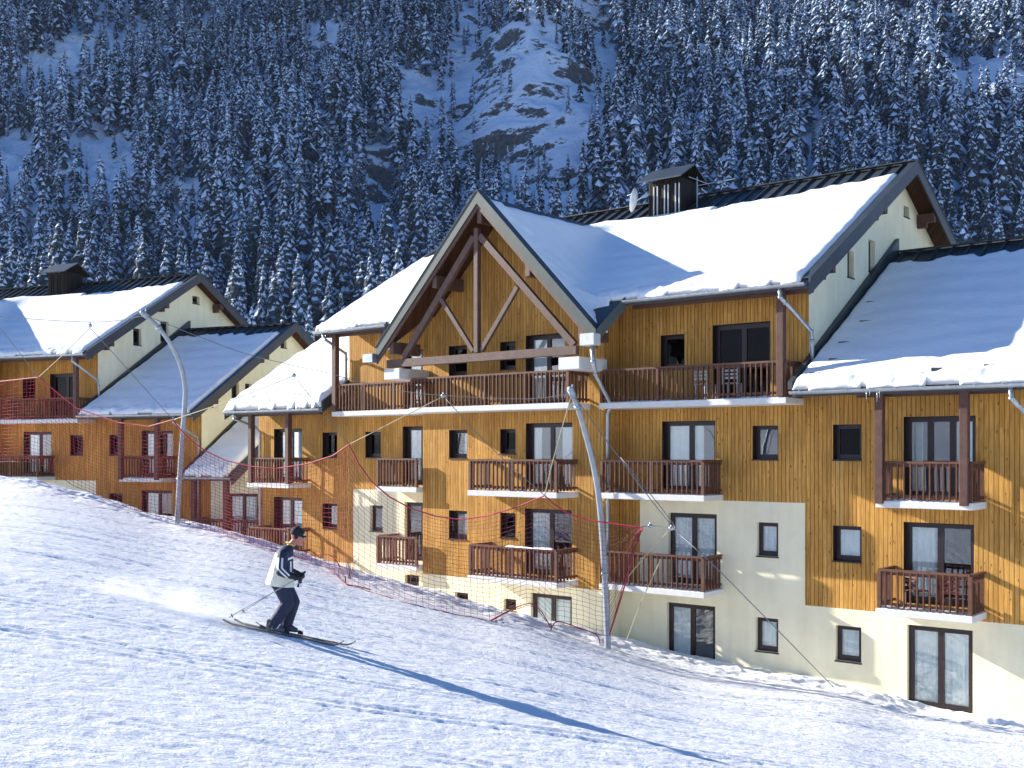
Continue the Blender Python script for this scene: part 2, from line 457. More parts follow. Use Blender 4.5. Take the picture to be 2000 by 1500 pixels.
L(nt, ramp(nt, n2.outputs['Fac'], [(.35, (.03, .032, .035)), (.65, (.13, .125, .12))]), mxx.inputs['A'])
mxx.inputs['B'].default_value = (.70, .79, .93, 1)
L(nt, mxx.outputs['Result'], b.inputs['Base Color'])
bp = nd(nt, 'ShaderNodeBump', Strength=.8, Distance=1.2); L(nt, n2.outputs['Fac'], bp.inputs['Height']); L(nt, bp.outputs['Normal'], b.inputs['Normal'])
b.inputs['Roughness'].default_value = .8
MT['mountain'] = m
me = np_mesh('mountainside', np.stack([MX.ravel(), MY.ravel(), MZ.ravel()], 1), q, [m], smooth=True, quads=True)
o = bpy.data.objects.new('mountainside', me); COL.objects.link(o)
tag(o, 'steep snowy mountainside with bare gullies and dark rock outcrops', 'mountain', kind='structure')

# unseen snowy ridge to the left, added so its shadow falls on the forest
def ridge_mesh():
    n1, n2 = 120, 60
    a = Vector((-1050, 640)); bvec = Vector((-250, 2050))
    vs = []
    for i in range(n1):
        s = i / (n1 - 1)
        c = a.lerp(bvec, s)
        for j in range(n2):
            w = (j / (n2 - 1) - .5) * 2
            d = Vector((-.87, .49)) * w * 520
            vs.append((c.x + d.x, c.y + d.y, 0, s, w))
    V = np.array(vs)
    top = RIDGE_TOP * (1 - .12 * np.abs(V[:, 3] - .5))
    z = -20 + top * np.clip(1 - np.abs(V[:, 4]), 0, 1) ** .9 * smooth01(V[:, 3] * 7) * smooth01((1 - V[:, 3]) * 5)
    z = z + 40 * fbm(V[:, 0] * .006, V[:, 1] * .006, 5, 201) * np.clip(1 - np.abs(V[:, 4]), 0, 1)
    ii = np.arange(n1 * n2).reshape(n1, n2)
    q = np.stack([ii[:-1, :-1].ravel(), ii[:-1, 1:].ravel(), ii[1:, 1:].ravel(), ii[1:, :-1].ravel()], 1)
    me = np_mesh('shade_ridge', np.stack([V[:, 0], V[:, 1], z], 1), q, [MT['mountain']], smooth=True, quads=True)
    o = bpy.data.objects.new('shade_ridge', me); COL.objects.link(o)
    tag(o, 'unseen snowy ridge added to shade the forested mountainside', 'mountain', kind='structure')

# ------------------------------------------------------------------ conifers
ND = simple('spruce_needles', (.014, .026, .036), .8, var=.5, scale=.6)
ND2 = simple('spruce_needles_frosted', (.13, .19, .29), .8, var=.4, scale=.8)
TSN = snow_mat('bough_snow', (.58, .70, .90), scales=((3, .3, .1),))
BK = simple('spruce_bark', (.06, .045, .035), .9, var=.3)
def conifer(seed, tiers, per, snowp, hang=True, wid=.155, bare=.06, frost=.2):
    """unit-height spruce; returns verts, tris, material index (0 needles,1 frosted needles,2 snow,3 bark)"""
    r = random.Random(seed); V = []; T = []; MI = []
    def tri(a, b, c, m):
        o = len(V); V.extend((a, b, c)); T.append((o, o + 1, o + 2)); MI.append(m)
    for k in range(5):
        a = 2 * math.pi * k / 5; a2 = 2 * math.pi * (k + 1) / 5
        tri((.012 * math.cos(a), .012 * math.sin(a), 0), (.012 * math.cos(a2), .012 * math.sin(a2), 0), (0, 0, .97), 3)
    tw = r.uniform(.85, 1.15)
    N = int(tiers * per * .72)
    for i in range(N):
        for k in (0,):
            f = ((i + r.random()) / N) ** .92
            f = 1 - (1 - f) ** 1.0
            zc = bare + (1 - bare) * (1 - (1 - f) ** 1.25)
            rad = wid * tw * (1 - f) ** .8 * r.uniform(.7, 1.15) + .010
            a = i * 2.39996 + r.uniform(-.5, .5)
            ln = rad * r.uniform(.45, 1.1); dr = ln * r.uniform(.45, 1.15); zz = zc + r.uniform(-.02, .02)
            ca, sa = math.cos(a), math.sin(a)
            wd = ln * r.uniform(.28, .5) + .005
            def P(d, s, z): return (ca * d - sa * s, sa * d + ca * s, zz + z)
            p0 = P(0, 0, ln * .12); tip = P(ln, 0, -dr); mid = P(ln * .55, 0, -dr * .28)
            l = P(ln * .6, wd, -dr * .62); q_ = P(ln * .6, -wd, -dr * .62)
            nm = 1 if r.random() < frost else 0
            tri(p0, mid, l, nm); tri(mid, tip, l, nm); tri(p0, q_, mid, nm); tri(mid, q_, tip, nm)
            if hang:
                hd = r.uniform(.25, .5) * ln + .004
                tri(l, tip, P(ln * .75, wd * .6, -dr - hd), 0); tri(q_, tip, P(ln * .72, -wd * .5, -dr - hd), 0)
            if r.random() < snowp:
                big = r.random()
                e = .012 + .10 * ln; s_ = r.uniform(.7, 1.05); s2 = r.uniform(.85, 1.04)
                t2 = P(ln * s2, 0, -dr * s2 + e); m2 = P(ln * .5, 0, -dr * .22 + e * 1.3)
                l2 = P(ln * .62, wd * s_, -dr * .6 + e * .4); r2 = P(ln * .62, -wd * s_, -dr * .6 + e * .4); p2 = P(ln * .14, 0, ln * .1 + e)
                tri(p2, m2, l2, 2); tri(m2, t2, l2, 2); tri(p2, r2, m2, 2); tri(m2, r2, t2, 2)
    return np.array(V, np.float32), np.array(T, np.int32), np.array(MI, np.int32)
near_var = [conifer(s, 26, 11, p, frost=f_) for s, p, f_ in ((1, .92, .7), (2, .82, .45), (3, .88, .8), (4, .6, .25), (5, .45, .1))]
far_var = [conifer(50 + s, 17, 8, p, hang=False, frost=f_) for s, p, f_ in ((1, .85, .8), (2, .6, .4), (3, .42, .15), (4, .72, .6), (5, .3, .05), (6, .5, .3))]
for s in (71, 72, 73):
    v, t, mi = conifer(s, 14, 6, .25, hang=True, wid=.11)
    mi = np.where(mi < 2, 4, mi); far_var.append((v, t, mi))
TW = simple('bare_larch_twigs', (.10, .105, .12), .9, var=.4, scale=.5)
near_mesh = []
for k, (v, t, mi) in enumerate(near_var):
    cr = mi != 3
    a = np_mesh('crown', v, t[cr], [ND, ND2, TSN, BK], mi[cr]); bq = np_mesh('trunk', v, t[~cr], [BK])
    near_mesh.append((a, bq))
roofl = [(-100, 575), (0, 572), (100, 560), (104, 525), (165, 525), (170, 545), (395, 530), (480, 610), (575, 622), (612, 655), (615, 640), (850, 498), (935, 383), (1130, 425), (1260, 400),
         (1262, 350), (1350, 340), (1360, 385), (1790, 322), (1865, 470), (2000, 468), (2100, 466)]
RX = [p[0] for p in roofl]; RY = [p[1] for p in roofl]
def inpoly(x, y, P):
    c = False; j = len(P) - 1
    for i in range(len(P)):
        if (P[i][1] > y) != (P[j][1] > y) and x < (P[j][0] - P[i][0]) * (y - P[i][1]) / (P[j][1] - P[i][1]) + P[i][0]: c = not c
        j = i
    return c
# clearings as seen on the slope: (polygon, share of trees kept)
clear = [([(945, 60), (1090, 40), (1110, 140), (1200, 140), (1120, 330), (1000, 345), (930, 250), (860, 245), (870, 150)], .12),
         ([(775, 135), (840, 150), (870, 245), (835, 260), (790, 230)], .08),
         ([(0, 262), (65, 262), (70, 300), (50, 345), (0, 345)], .06), ([(125, 262), (270, 258), (268, 300), (215, 345), (130, 340)], .08),
         ([(90, 95), (290, 40), (290, 75), (200, 95), (85, 160), (15, 150)], .2), ([(140, 0), (250, 30), (230, 60), (120, 70)], .3),
         ([(715, 310), (750, 330), (760, 380), (790, 480), (715, 470), (725, 400)], .1), ([(360, 355), (400, 340), (380, 430), (340, 430)], .15),
         ([(1000, 345), (1110, 330), (1150, 420), (1000, 380)], .25), ([(1130, 0), (1170, 0), (1230, 150), (1180, 160)], .25),
         ([(1840, 100), (1920, 110), (2000, 110), (2000, 170), (1850, 180)], .15), ([(1740, 30), (1790, 30), (1800, 60), (1740, 60)], .2),
         ([(1560, 200), (1640, 200), (1630, 240), (1560, 235)], .3), ([(900, 0), (960, 0), (900, 120), (870, 110)], .2), ([(330, 300), (350, 300), (350, 420), (335, 420)], .2)]
rng = random.Random(99)
trees = []
Yv = 285.0
while Yv < 900:
    sp_ = 6.5 + (Yv - 285) * .0015
    xw = Yv * .475 + 8
    Xv = -xw
    while Xv < xw:
        X = Xv + rng.uniform(-.45, .45) * sp_; Y = Yv + rng.uniform(-.45, .45) * sp_
        trees.append((X, Y)); Xv += sp_
    Yv += sp_ * .95
TA = np.array(trees); TZ = mountain_z(TA[:, 0], TA[:, 1]); TN = fbm(TA[:, 0] * .02, TA[:, 1] * .02, 3, 301); TN2 = fbm(TA[:, 0] * .05, TA[:, 1] * .03, 3, 401)
sel = []
for (X, Y), z, n, n2_ in zip(trees, TZ, TN, TN2):
    h = (21 + 13 * rng.random() ** 1.3 + n * 7) * (1 if rng.random() > .15 else .5)
    px = 1000 + F * X / Y; py = HOR - F * z / Y; pt_ = py - F * h / Y
    if px < -40 or px > 2040 or py < -10: continue
    if pt_ > np.interp(px, RX, RY) + 6: continue
    keep = .97 if n2_ > -.35 else .45
    for P, kp in clear:
        if inpoly(px, py - 10, P) or inpoly(px, py - .5 * F * h / Y, P): keep = kp; break
    if 860 < px < 1140 and py < 430 and keep > .9: h *= .72; keep = .8
    if rng.random() > keep: continue
    if keep < .3: h *= .6
    sel.append((F * h / Y, X, Y, float(z), h, px, py))
sel.sort(key=lambda s: s[2])
ngroups = {0: ('tall snow-laden spruce low on the mountainside above the far-left roof ridge', 'snowy spruces above the far-left roofs'),
           1: ('tall snow-laden spruce low on the mountainside between the two chalets\' roofs', 'snowy spruces between the roofs'),
           2: ('snow-dusted spruce low on the slope right behind the big chalet\'s roof', 'snowy spruces behind the big roof')}
for k, (s_, X, Y, z, h, px, py) in enumerate(sel[:300]):
    gi = 0 if px < 480 else (1 if px < 940 else 2)
    r_ = empty('spruce_tree', (X, Y, z - .4), rng.random() * 6.28)
    wv = rng.uniform(.8, 1.15)
    r_.scale = (h * wv, h * wv, h)
    tag(r_, ngroups[gi][0], 'tree', ngroups[gi][1])
    a, bq = near_mesh[k % 5 if gi == 1 or rng.random() < .6 else 3 + k % 2]
    for nm, mm in (('crown', a), ('trunk', bq)):
        c_ = bpy.data.objects.new(nm, mm); COL.objects.link(c_); c_.parent = r_
AV = []; AT = []; AM = []; off = 0
for (s_, X, Y, z, h, px, py) in sel[300:]:
    sunny = fbm(np.array([X * .012]), np.array([Y * .012]), 2, 77)[0]
    k = int(rng.random() * 6) if fbm(np.array([X * .03]), np.array([Y * .02]), 2, 88)[0] < .2 else int(rng.random() * 9)
    if k > 5: h *= .8
    v, t, mi = far_var[k]
    a = rng.random() * 6.28; wv = rng.uniform(.8, 1.15) * h
    ca, sa = math.cos(a) * wv, math.sin(a) * wv
    vv = np.empty_like(v); vv[:, 0] = X + v[:, 0] * ca - v[:, 1] * sa; vv[:, 1] = Y + v[:, 0] * sa + v[:, 1] * ca; vv[:, 2] = z - .4 + v[:, 2] * h
    AV.append(vv); AT.append(t + off); AM.append(mi); off += len(v)
me = np_mesh('spruce_forest', np.concatenate(AV), np.concatenate(AT), [ND, ND2, TSN, BK, TW], np.concatenate(AM))
o = bpy.data.objects.new('spruce_forest', me); COL.objects.link(o)
tag(o, 'dense snow-dusted spruce forest covering the upper mountainside', 'forest', kind='stuff')
print('trees', len(sel), 'tris', off // 3)
# ------------------------------------------------------------------ building kit (local frame: x along the facade, y into the house, z up, 0 = eye level)
FL = {0: -6.5, 1: -3.87, 2: -1.2, 3: 1.45}
def tess(outer, holes):
    polys = [[Vector((a, b, 0)) for a, b in outer]] + [[Vector((a, b, 0)) for a, b in h] for h in holes]
    pts = [p for pl in polys for p in pl]
    return pts, tessellate_polygon(polys)
def wall(par, name, mat, face, c, outer, holes=(), depth=.26, rev=None):
    """face 'q': plane y=c seen from -y; face 't': plane x=c seen from +x. holes are (u0,u1,z0,z1)"""
    hs = [[(a, z0), (b_, z0), (b_, z1), (a, z1)] for a, b_, z0, z1 in holes]
    pts, tris = tess(outer, hs)
    mb = MB()
    P = (lambda u, z, d=0: (u, c + d, z)) if face == 'q' else (lambda u, z, d=0: (c - d, u, z))
    mb.add([P(p.x, p.y) for p in pts], [tuple(t) for t in tris], 0)
    for h in hs:
        for i in range(4):
            a, b_ = h[i], h[(i + 1) % 4]
            mb.add([P(*a), P(*b_), P(*b_, depth), P(*a, depth)], [(0, 1, 2, 3)], 1)
    return mb.build(name, [mat, rev or mat], par)

def curtain_mesh(par, x0, x1, z0, z1, y, seed):
    r = random.Random(seed); n = max(8, int((x1 - x0) / .025)); vs = []; ph = r.random() * 6; k = r.uniform(38, 55)
    for i in range(n + 1):
        x = x0 + (x1 - x0) * i / n
        yy = y + .022 * math.sin(x * k + ph + .8 * math.sin(x * 9)) + .008 * math.sin(x * 97)
        vs += [(x, yy, z0 + .01 * math.sin(x * 30)), (x + .008 * math.sin(x * 20), yy * .98 + y * .02, z1)]
    mb = MB(); mb.add(vs, [(2 * i, 2 * i + 2, 2 * i + 3, 2 * i + 1) for i in range(n)])
    return mb.build('curtain', MT['curtain'], par, smooth=True)
WC = [0]
def window(par, face, c, u0, u1, z0, z1, leaves=1, cur='none', name='window', label=None, deep=.1, open_leaf=False):
    w, h = u1 - u0, z1 - z0; WC[0] += 1
    fr = MB(); t = .06; d0, d1 = deep, deep + .06
    fr.box((0, d0, 0), (t, d1, h)); fr.box((w - t, d0, 0), (w, d1, h)); fr.box((t, d0, 0), (w - t, d1, t)); fr.box((t, d0, h - t), (w - t, d1, h))
    lw = (w - 2 * t) / leaves; s = .075 if name != 'window' else .05
    panes = []
    for i in range(leaves):
        a = t + lw * i; b_ = a + lw; e = .008
        fr.box((a + .002, d0 - e, t + .002), (a + s, d1 - e, h - t - .002)); fr.box((b_ - s, d0 - e, t + .002), (b_ - .002, d1 - e, h - t - .002))
        fr.box((a + s, d0 - e, t + .002), (b_ - s, d1 - e, t + s + .03)); fr.box((a + s, d0 - e, h - t - s), (b_ - s, d1 - e, h - t - .002))
        panes.append((a + s - .003, b_ - s + .003, t + s + .02, h - t - s + .003))
    # outer sill / architrave
    if name == 'window': fr.box((-.02, -.03, -.035), (w + .02, deep, -.002))
    o = fr.build(name, MT['frame'], par)
    if face == 'q': o.location = (u0, c, z0)
    else: o.location = (c, u0, z0); o.rotation_euler = (0, 0, R(90))
    if label: o['label'] = label
    pm = MB()
    for a, b_, c0, c1 in panes: pm.box((a, d0 + .02, c0), (b_, d0 + .032, c1))
    pm.build('pane', MT['glassd' if cur == 'dark' or face == 't' else 'glass'], o)
    if cur == 'dark': cur = 'none'
    if cur != 'none':
        if cur == 'full': curtain_mesh(o, t, w - t, t, h - t, deep + .09, WC[0])
        elif cur == 'left': curtain_mesh(o, t, t + (w - 2 * t) * .42, t, h - t, deep + .09, WC[0])
        elif cur == 'right': curtain_mesh(o, w - t - (w - 2 * t) * .42, w - t, t, h - t, deep + .09, WC[0])
        elif cur == 'sides':
            curtain_mesh(o, t, t + (w - 2 * t) * .2, t, h - t, deep + .09, WC[0]); curtain_mesh(o, w - t - (w - 2 * t) * .33, w - t, t, h - t, deep + .14, WC[0] + 900)
        elif cur == 'most': curtain_mesh(o, t, t + (w - 2 * t) * .72, t, h - t, deep + .09, WC[0])
    return o

def railing(par, t0, t1, y0, y1, z, left=True, right=True, top=.95):
    """front rail at y0 from t0 to t1, returns to the wall at y1"""
    mb = MB()
    def run(a, b_):
        a = Vector(a); b_ = Vector(b_); n = max(2, int(round((b_ - a).length / .16)))
        mb.bar(a + Vector((0, 0, top)), b_ + Vector((0, 0, top)), .085, .055)
        mb.bar(a + Vector((0, 0, top - .075)), b_ + Vector((0, 0, top - .075)), .035, .07)
        mb.bar(a + Vector((0, 0, .12)), b_ + Vector((0, 0, .12)), .035, .07)
        d = (b_ - a) / n
        for i in range(1, n):
            p = a + d * i; j = random.uniform(-.006, .006)
            p = p + d.normalized() * j
            nrm = Vector((d.y, -d.x, 0)).normalized() * .032
            mb.bar(p + nrm + Vector((0, 0, .03)), p + nrm + Vector((0, 0, top - .03)), .03, .062, up=nrm)
    run((t0, y0, z), (t1, y0, z))
    if left: run((t0, y1, z), (t0, y0, z))
    if right: run((t1, y0, z), (t1, y1, z))
    L_ = t1 - t0; k = max(1, int(round(L_ / 1.7)))
    for i in range(k + 1):
        x = t0 + L_ * i / k
        mb.box((x - .045, y0 - .05, z - .1), (x + .045, y0 + .045, z + top - .02))
    return mb.build('railing', MT['rail'], par)

def lump_strip(par, t0, t1, y0, y1, z, h, seed, name='snow_cover'):
    nx_ = max(6, int((t1 - t0) / .07)); ny_ = max(4, int((y1 - y0) / .06))
    X, Y = np.meshgrid(np.linspace(t0, t1, nx_), np.linspace(y0, y1, ny_))
    d = np.minimum(np.minimum(X - t0, t1 - X), np.minimum(Y - y0, y1 - Y))
    n = fbm(X * 1.8 + seed, Y * 2.5, 4, seed) * .9 + .45
    Z = z - .02 + np.clip(n, 0, 1.4) * h * np.sqrt(np.clip(d / .08, 0, 1)) + .02 * (d > .02)
    ii = np.arange(X.size).reshape(X.shape)
    q = np.stack([ii[:-1, :-1].ravel(), ii[:-1, 1:].ravel(), ii[1:, 1:].ravel(), ii[1:, :-1].ravel()], 1)
    me = np_mesh(name, np.stack([X.ravel(), Y.ravel(), Z.ravel()], 1), q, [MT['rsnow']], smooth=True, quads=True)
    o = bpy.data.objects.new(name, me); COL.objects.link(o); o.parent = par
    return o

def balcony(par, t0, t1, yw, fl, depth=1.1, left=True, right=True, snow=.05, rail=True):
    z = FL[fl] - .03; y0 = yw - depth
    mb = MB(); mb.box((t0, y0, z - .17), (t1, yw + .03, z)); o = mb.build('balcony', MT['concrete'], par, bevel=.01)
    ix = .07
    if rail: railing(o, t0 + ix, t1 - ix, y0 + .08, yw, z, left, right)
    if snow:
        lump_strip(o, t0 + .01, t1 - .01, y0 + .005, y0 + .3, z, snow, int(t0 * 7) % 97 + fl)
    return o

def slab(mb, top, th=.2):
    top = [Vector(p) for p in top]; n = len(top); off = Vector((0, 0, -th)); bot = [p + off for p in top]
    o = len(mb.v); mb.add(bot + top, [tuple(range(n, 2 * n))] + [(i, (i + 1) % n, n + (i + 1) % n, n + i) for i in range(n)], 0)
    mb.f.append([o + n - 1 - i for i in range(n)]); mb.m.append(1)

MS, ME = .586, 4.38          # main pitch and height at the eave (y = -1.3)
def zmain(q): return ME + MS * (q + 1.3)
RQ = 6.5; RZ = zmain(RQ)
CA, CAZ, CS = .42, 7.92, 1.03   # cross gable: axis, apex, pitch
def zcross(t): return CAZ - CS * abs(t - CA)
WS, WE = .60, 1.60           # wing pitch, eave
def zwing(q): return WE + WS * (q + 1.3)
WQ = 6.3; WZ = zwing(WQ)

def snow_field(par, name, ts, qs, zf, df, th=.34, edge=.3, seed=1, mat=None):
    T_, Q_ = np.meshgrid(ts, qs)
    d = df(T_, Q_)
    prof = np.sqrt(np.clip(1 - (1 - np.clip(d / edge, 0, 1)) ** 2, 0, 1))
    n = fbm(T_ * .45 + seed, Q_ * .6, 4, seed) * .16 + fbm(T_ * 1.5, Q_ * 1.5, 3, seed + 5) * .05
    front = np.exp(-((Q_ + 1.35) / .5) ** 2)
    n = n + front * (.45 * fbm(T_ * 3.2, Q_ * 3.6, 4, seed + 8) + .25 * fbm(T_ * 9, Q_ * 8, 2, seed + 31)) + .05 * np.sin(Q_ * 7.5 + 2.5 * fbm(T_ * .4, Q_ * .5, 2, seed + 3))
    zb = zf(T_, Q_)
    zt = zb + (th * (1 + n)) * prof + .012
    keep = d > -1e-6
    ok = keep[:-1, :-1] & keep[:-1, 1:] & keep[1:, 1:] & keep[1:, :-1]
    ii = np.arange(T_.size).reshape(T_.shape)
    q = np.stack([ii[:-1, :-1][ok], ii[:-1, 1:][ok], ii[1:, 1:][ok], ii[1:, :-1][ok]], 1)
    N = T_.size
    V = np.concatenate([np.stack([T_.ravel(), Q_.ravel(), zt.ravel()], 1), np.stack([T_.ravel(), Q_.ravel(), (zb + .006).ravel()], 1)])
    # skirt
    from_b = {}
    sk = []
    e = np.concatenate([q[:, [0, 1]], q[:, [1, 2]], q[:, [2, 3]], q[:, [3, 0]]])
    key = np.sort(e, 1); kk = key[:, 0].astype(np.int64) * (2 * N) + key[:, 1]
    u, idx, cnt = np.unique(kk, return_index=True, return_counts=True)
    be = e[idx[cnt == 1]]
    sk = np.stack([be[:, 1], be[:, 0], be[:, 0] + N, be[:, 1] + N], 1)
    Q4 = np.concatenate([q, q[:, ::-1] + N, sk])
    used = np.unique(Q4); remap = np.zeros(2 * N, int); remap[used] = np.arange(len(used))
    me = np_mesh(name, V[used], remap[Q4], [mat or MT['rsnow']], smooth=True, quads=True)
    o = bpy.data.objects.new(name, me); COL.objects.link(o); o.parent = par
    return o

def gutter(par, t0, t1, q, z):
    mb = MB(); n = 7
    pr = [(q - .09 + .09 * math.cos(math.pi * k / n), z - .09 * math.sin(math.pi * k / n)) for k in range(n + 1)]
    pr2 = [(q - .09 + .082 * math.cos(math.pi * k / n), z - .082 * math.sin(math.pi * k / n)) for k in range(n, -1, -1)]
    pl = pr + pr2
    mb.prism([(t0, a, b_) for a, b_ in pl], (t1 - t0, 0, 0))
    x = t0 + .3
    while x < t1:
        mb.bar((x, q + .03, z + .012), (x, q - .2, z + .012), .03, .012)
        mb.box((x - .02, q - .195, z - .03), (x + .02, q - .187, z + .02)); x += .62
    return mb.build('gutter', MT['zinc'], par)

def verge(par, t, prof, sgn=1):
    """metal-capped barge board along profile [(q,z)...] on the plane x=t"""
    mb = MB()
    for (q0, z0), (q1, z1) in zip(prof[:-1], prof[1:]):
        a, b_ = (t, t + .05 * sgn)
        mb.hexa([(a, q0, z0 - .36), (b_, q0, z0 - .36), (b_, q1, z1 - .36), (a, q1, z1 - .36)], [(a, q0, z0 + .07), (b_, q0, z0 + .07), (b_, q1, z1 + .07), (a, q1, z1 + .07)], 0)
        a2, b2 = (t - .14 * sgn, t + .07 * sgn)
        mb.hexa([(a2, q0, z0 + .072), (b2, q0, z0 + .072), (b2, q1, z1 + .072), (a2, q1, z1 + .072)], [(a2, q0, z0 + .10), (b2, q0, z0 + .10), (b2, q1, z1 + .10), (a2, q1, z1 + .10)], 1)
    return mb.build('barge_board', [MT['vfascia'], MT['metal']], par)

def gable_roof(par, t0, t1, zf, rq, back_q, back_s, pieces=None, ribs_from=None, name='roof'):
    rz = zf(rq); bz = rz - back_s * (back_q - rq)
    mb = MB()
    for a, b_, q0 in (pieces or [(t0, t1, -1.3)]):
        slab(mb, [(a, q0, zf(q0)), (b_, q0, zf(q0)), (b_, rq, rz), (a, rq, rz)])
    slab(mb, [(t0, rq, rz), (t1, rq, rz), (t1, back_q, bz), (t0, back_q, bz)])
    # standing seams and the ridge cap
    x = t0 + .2
    while x < t1 - .1:
        if ribs_from: mb.bar((x, ribs_from, zf(ribs_from) + .035), (x, rq, rz + .035), .05, .09)
        mb.bar((x, rq, rz + .035), (x, back_q, bz + .035), .05, .09); x += .5
    mb.bar((t0, rq - .12, rz - .02 + .05), (t1, rq - .12, rz - .02 + .05), .26, .03); mb.bar((t0, rq + .1, rz + .04), (t1, rq + .1, rz + .04), .24, .03)
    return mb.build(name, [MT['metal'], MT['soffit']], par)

def chair(par_loc, rz, label, mat):
    r = empty('balcony_chair', par_loc, rz)
    tag(r, label, 'chair')
    s = MB()
    for i in range(5): s.box((-.21, -.2 + i * .085, .43), (.21, -.13 + i * .085, .45))
    s.build('seat', mat, r)
    s = MB()
    for z in (.55, .65, .75, .85): s.box((-.2, .2, z), (.2, .225, z + .06))
    for x in (-.22, .2): s.box((x, .2, .4), (x + .025, .225, .93))
    s.build('backrest', mat, r)
    for x in (-.21, .18):
        for y in (-.2, .18):
            s = MB(); s.box((x, y, 0), (x + .03, y + .03, .43)); s.build('leg', mat, r)
    return r

def chalet(name, loc, rz, label, main=True):
    B = empty(name, loc, rz)
    tag(B, label, 'chalet')
    W, P_, DK = MT['wood'], MT['plaster'], MT['frame']
    W = W if main else MT['woodB']
    low = -9.0
    wl = lambda f: (FL[f] + .97, FL[f] + 1.9)
    dl = lambda f: (FL[f] + .02, FL[f] + 2.07)
    # ---- openings on the main wall (y = 0): (u0,u1,z0,z1, leaves, curtain, kind)
    o0 = []
    def add(lst, u0, u1, zz, leaves, cur, kind): lst.append((u0, u1, zz[0], zz[1], leaves, cur, kind))
    WI, FD = 'window', 'french_window'
    left_w, left_p, ctr_w, ctr_p, right_w, right_p = [], [], [], [], [], []
    add(left_w, -12.11, -10.42, dl(2), 2, 'right', FD); add(left_w, -9.24, -8.44, wl(2), 1, 'dark', WI); add(left_w, -6.9, -6.1, wl(2), 1, 'dark', WI)
    add(left_w, -12.11, -10.42, dl(1), 2, 'right', FD); add(left_w, -9.24, -8.44, wl(1), 1, 'right', WI)
    add(left_w, -4.99, -3.4, (FL[3] + .02, 3.55), 2, 'right', FD)
    add(left_w, -4.99, -3.4, dl(2), 2, 'left', FD)
    add(left_p, -6.66, -6.0, wl(1), 1, 'right', WI); add(left_p, -4.9, -3.35, dl(1), 2, 'right', FD); add(left_p, -4.9, -4.2, (-4.75, -4.36), 1, 'dark', WI)
    for fl in (2, 1):
        add(ctr_w, -2.05, -1.25, wl(fl), 1, 'right', WI); add(ctr_w, .17, .80, (FL[fl] + 1.12, FL[fl] + 1.9), 1, 'dark', WI)
    add(ctr_w, 1.21, 3.02, dl(2), 2, 'sides', FD); add(ctr_w, 1.17, 3.0, dl(1), 2, 'left', FD)
    add(ctr_w, -2.05, -1.25, (2.5, 3.48), 1, 'dark', WI); add(ctr_w, .17, .80, (2.6, 3.48), 1, 'dark', WI); add(ctr_w, 1.21, 2.75, (FL[3] + .02, 3.62), 2, 'left', FD)
    add(ctr_p, -1.8, -1.2, (-5.0, -4.66), 1, 'dark', WI); add(ctr_p, .3, .82, (-5.06, -4.7), 1, 'dark', WI); add(ctr_p, 1.4, 3.0, (-6.48, -4.43), 2, 'full', FD)
    add(right_w, 5.65, 6.46, (2.42, 3.4), 1, 'dark', WI); add(right_w, 7.38, 9.17, (FL[3] + .02, 3.58), 2, 'dark', FD)
    add(right_w, 5.70, 7.46, dl(2), 2, 'most', FD); add(right_w, 8.63, 9.40, wl(2), 1, 'none', WI)
    add(right_w, 10.97, 11.74, wl(2), 1, 'dark', WI); add(right_w, 10.97, 11.74, wl(1), 1, 'full', WI)
    add(right_w, 12.85, 14.62, dl(2), 3, 'sides', FD); add(right_w, 12.85, 14.58, dl(1), 2, 'left', FD)
    add(right_p, 5.91, 7.51, dl(1), 2, 'full', FD); add(right_p, 5.86, 7.46, dl(0), 2, 'left', FD)
    add(right_p, 8.76, 9.4, wl(1), 1, 'full', WI); add(right_p, 8.72, 9.4, wl(0), 1, 'full', WI)
    add(right_p, 11.04, 11.74, wl(0), 1, 'full', WI); add(right_p, 12.94, 14.55, (FL[0] + .02, FL[0] + 2.1), 2, 'full', FD)
    if not main:
        for l_ in (left_w, ctr_w, right_w):
            for i_, x_ in enumerate(l_):
                if x_[6] == WI: l_[i_] = x_[:5] + ('dark', x_[6])
                elif x_[5] in ('most', 'sides'): l_[i_] = x_[:5] + ('left', x_[6])
    bs = -4.15
    UW = zwing(0) - .2; UM = zmain(0) - .2
    H = lambda l: [x[:4] for x in l]
    wall(B, 'timber_cladding', W, 'q', 0, [(-13.07, bs), (-7.55, bs), (-7.55, -1.4), (-3.25, -1.4), (-3.25, UM), (-7.77, UM), (-7.77, UW), (-13.07, UW)], H(left_w), rev=DK)
    wall(B, 'plaster_wall', P_, 'q', 0, [(-13.07, low), (-3.25, low), (-3.25, -1.4), (-7.55, -1.4), (-7.55, bs), (-13.07, bs)], H(left_p))
    zc = lambda t: zcross(t) - .2
    wall(B, 'timber_cladding', W, 'q', -.8, [(-3.25, bs), (4.19, bs), (4.19, zc(4.19)), (CA, zc(CA)), (-3.25, zc(-3.25))], H(ctr_w), rev=DK)
    wall(B, 'plaster_wall', P_, 'q', -.8, [(-3.25, low), (4.19, low), (4.19, bs), (-3.25, bs)], H(ctr_p))
    wall(B, 'timber_cladding', W, 't', 4.19, [(-.8, bs), (0, bs), (0, 4.6), (-.8, zc(4.19))])
    wall(B, 'plaster_wall', P_, 't', 4.19, [(-.8, low), (0, low), (0, bs), (-.8, bs)])
    wall(B, 'timber_cladding', W, 't', -3.25, [(-.8, low), (0, low), (0, 4.6), (-.8, zc(-3.25))])
    e = 10.29
    wall(B, 'timber_cladding', W, 'q', 0, [(4.19, bs), (4.93, bs), (4.93, -1.4), (10.18, -1.4), (10.18, bs), (16.2, bs), (16.2, UW), (e, UW), (e, UM), (4.19, UM)], H(right_w), rev=DK)
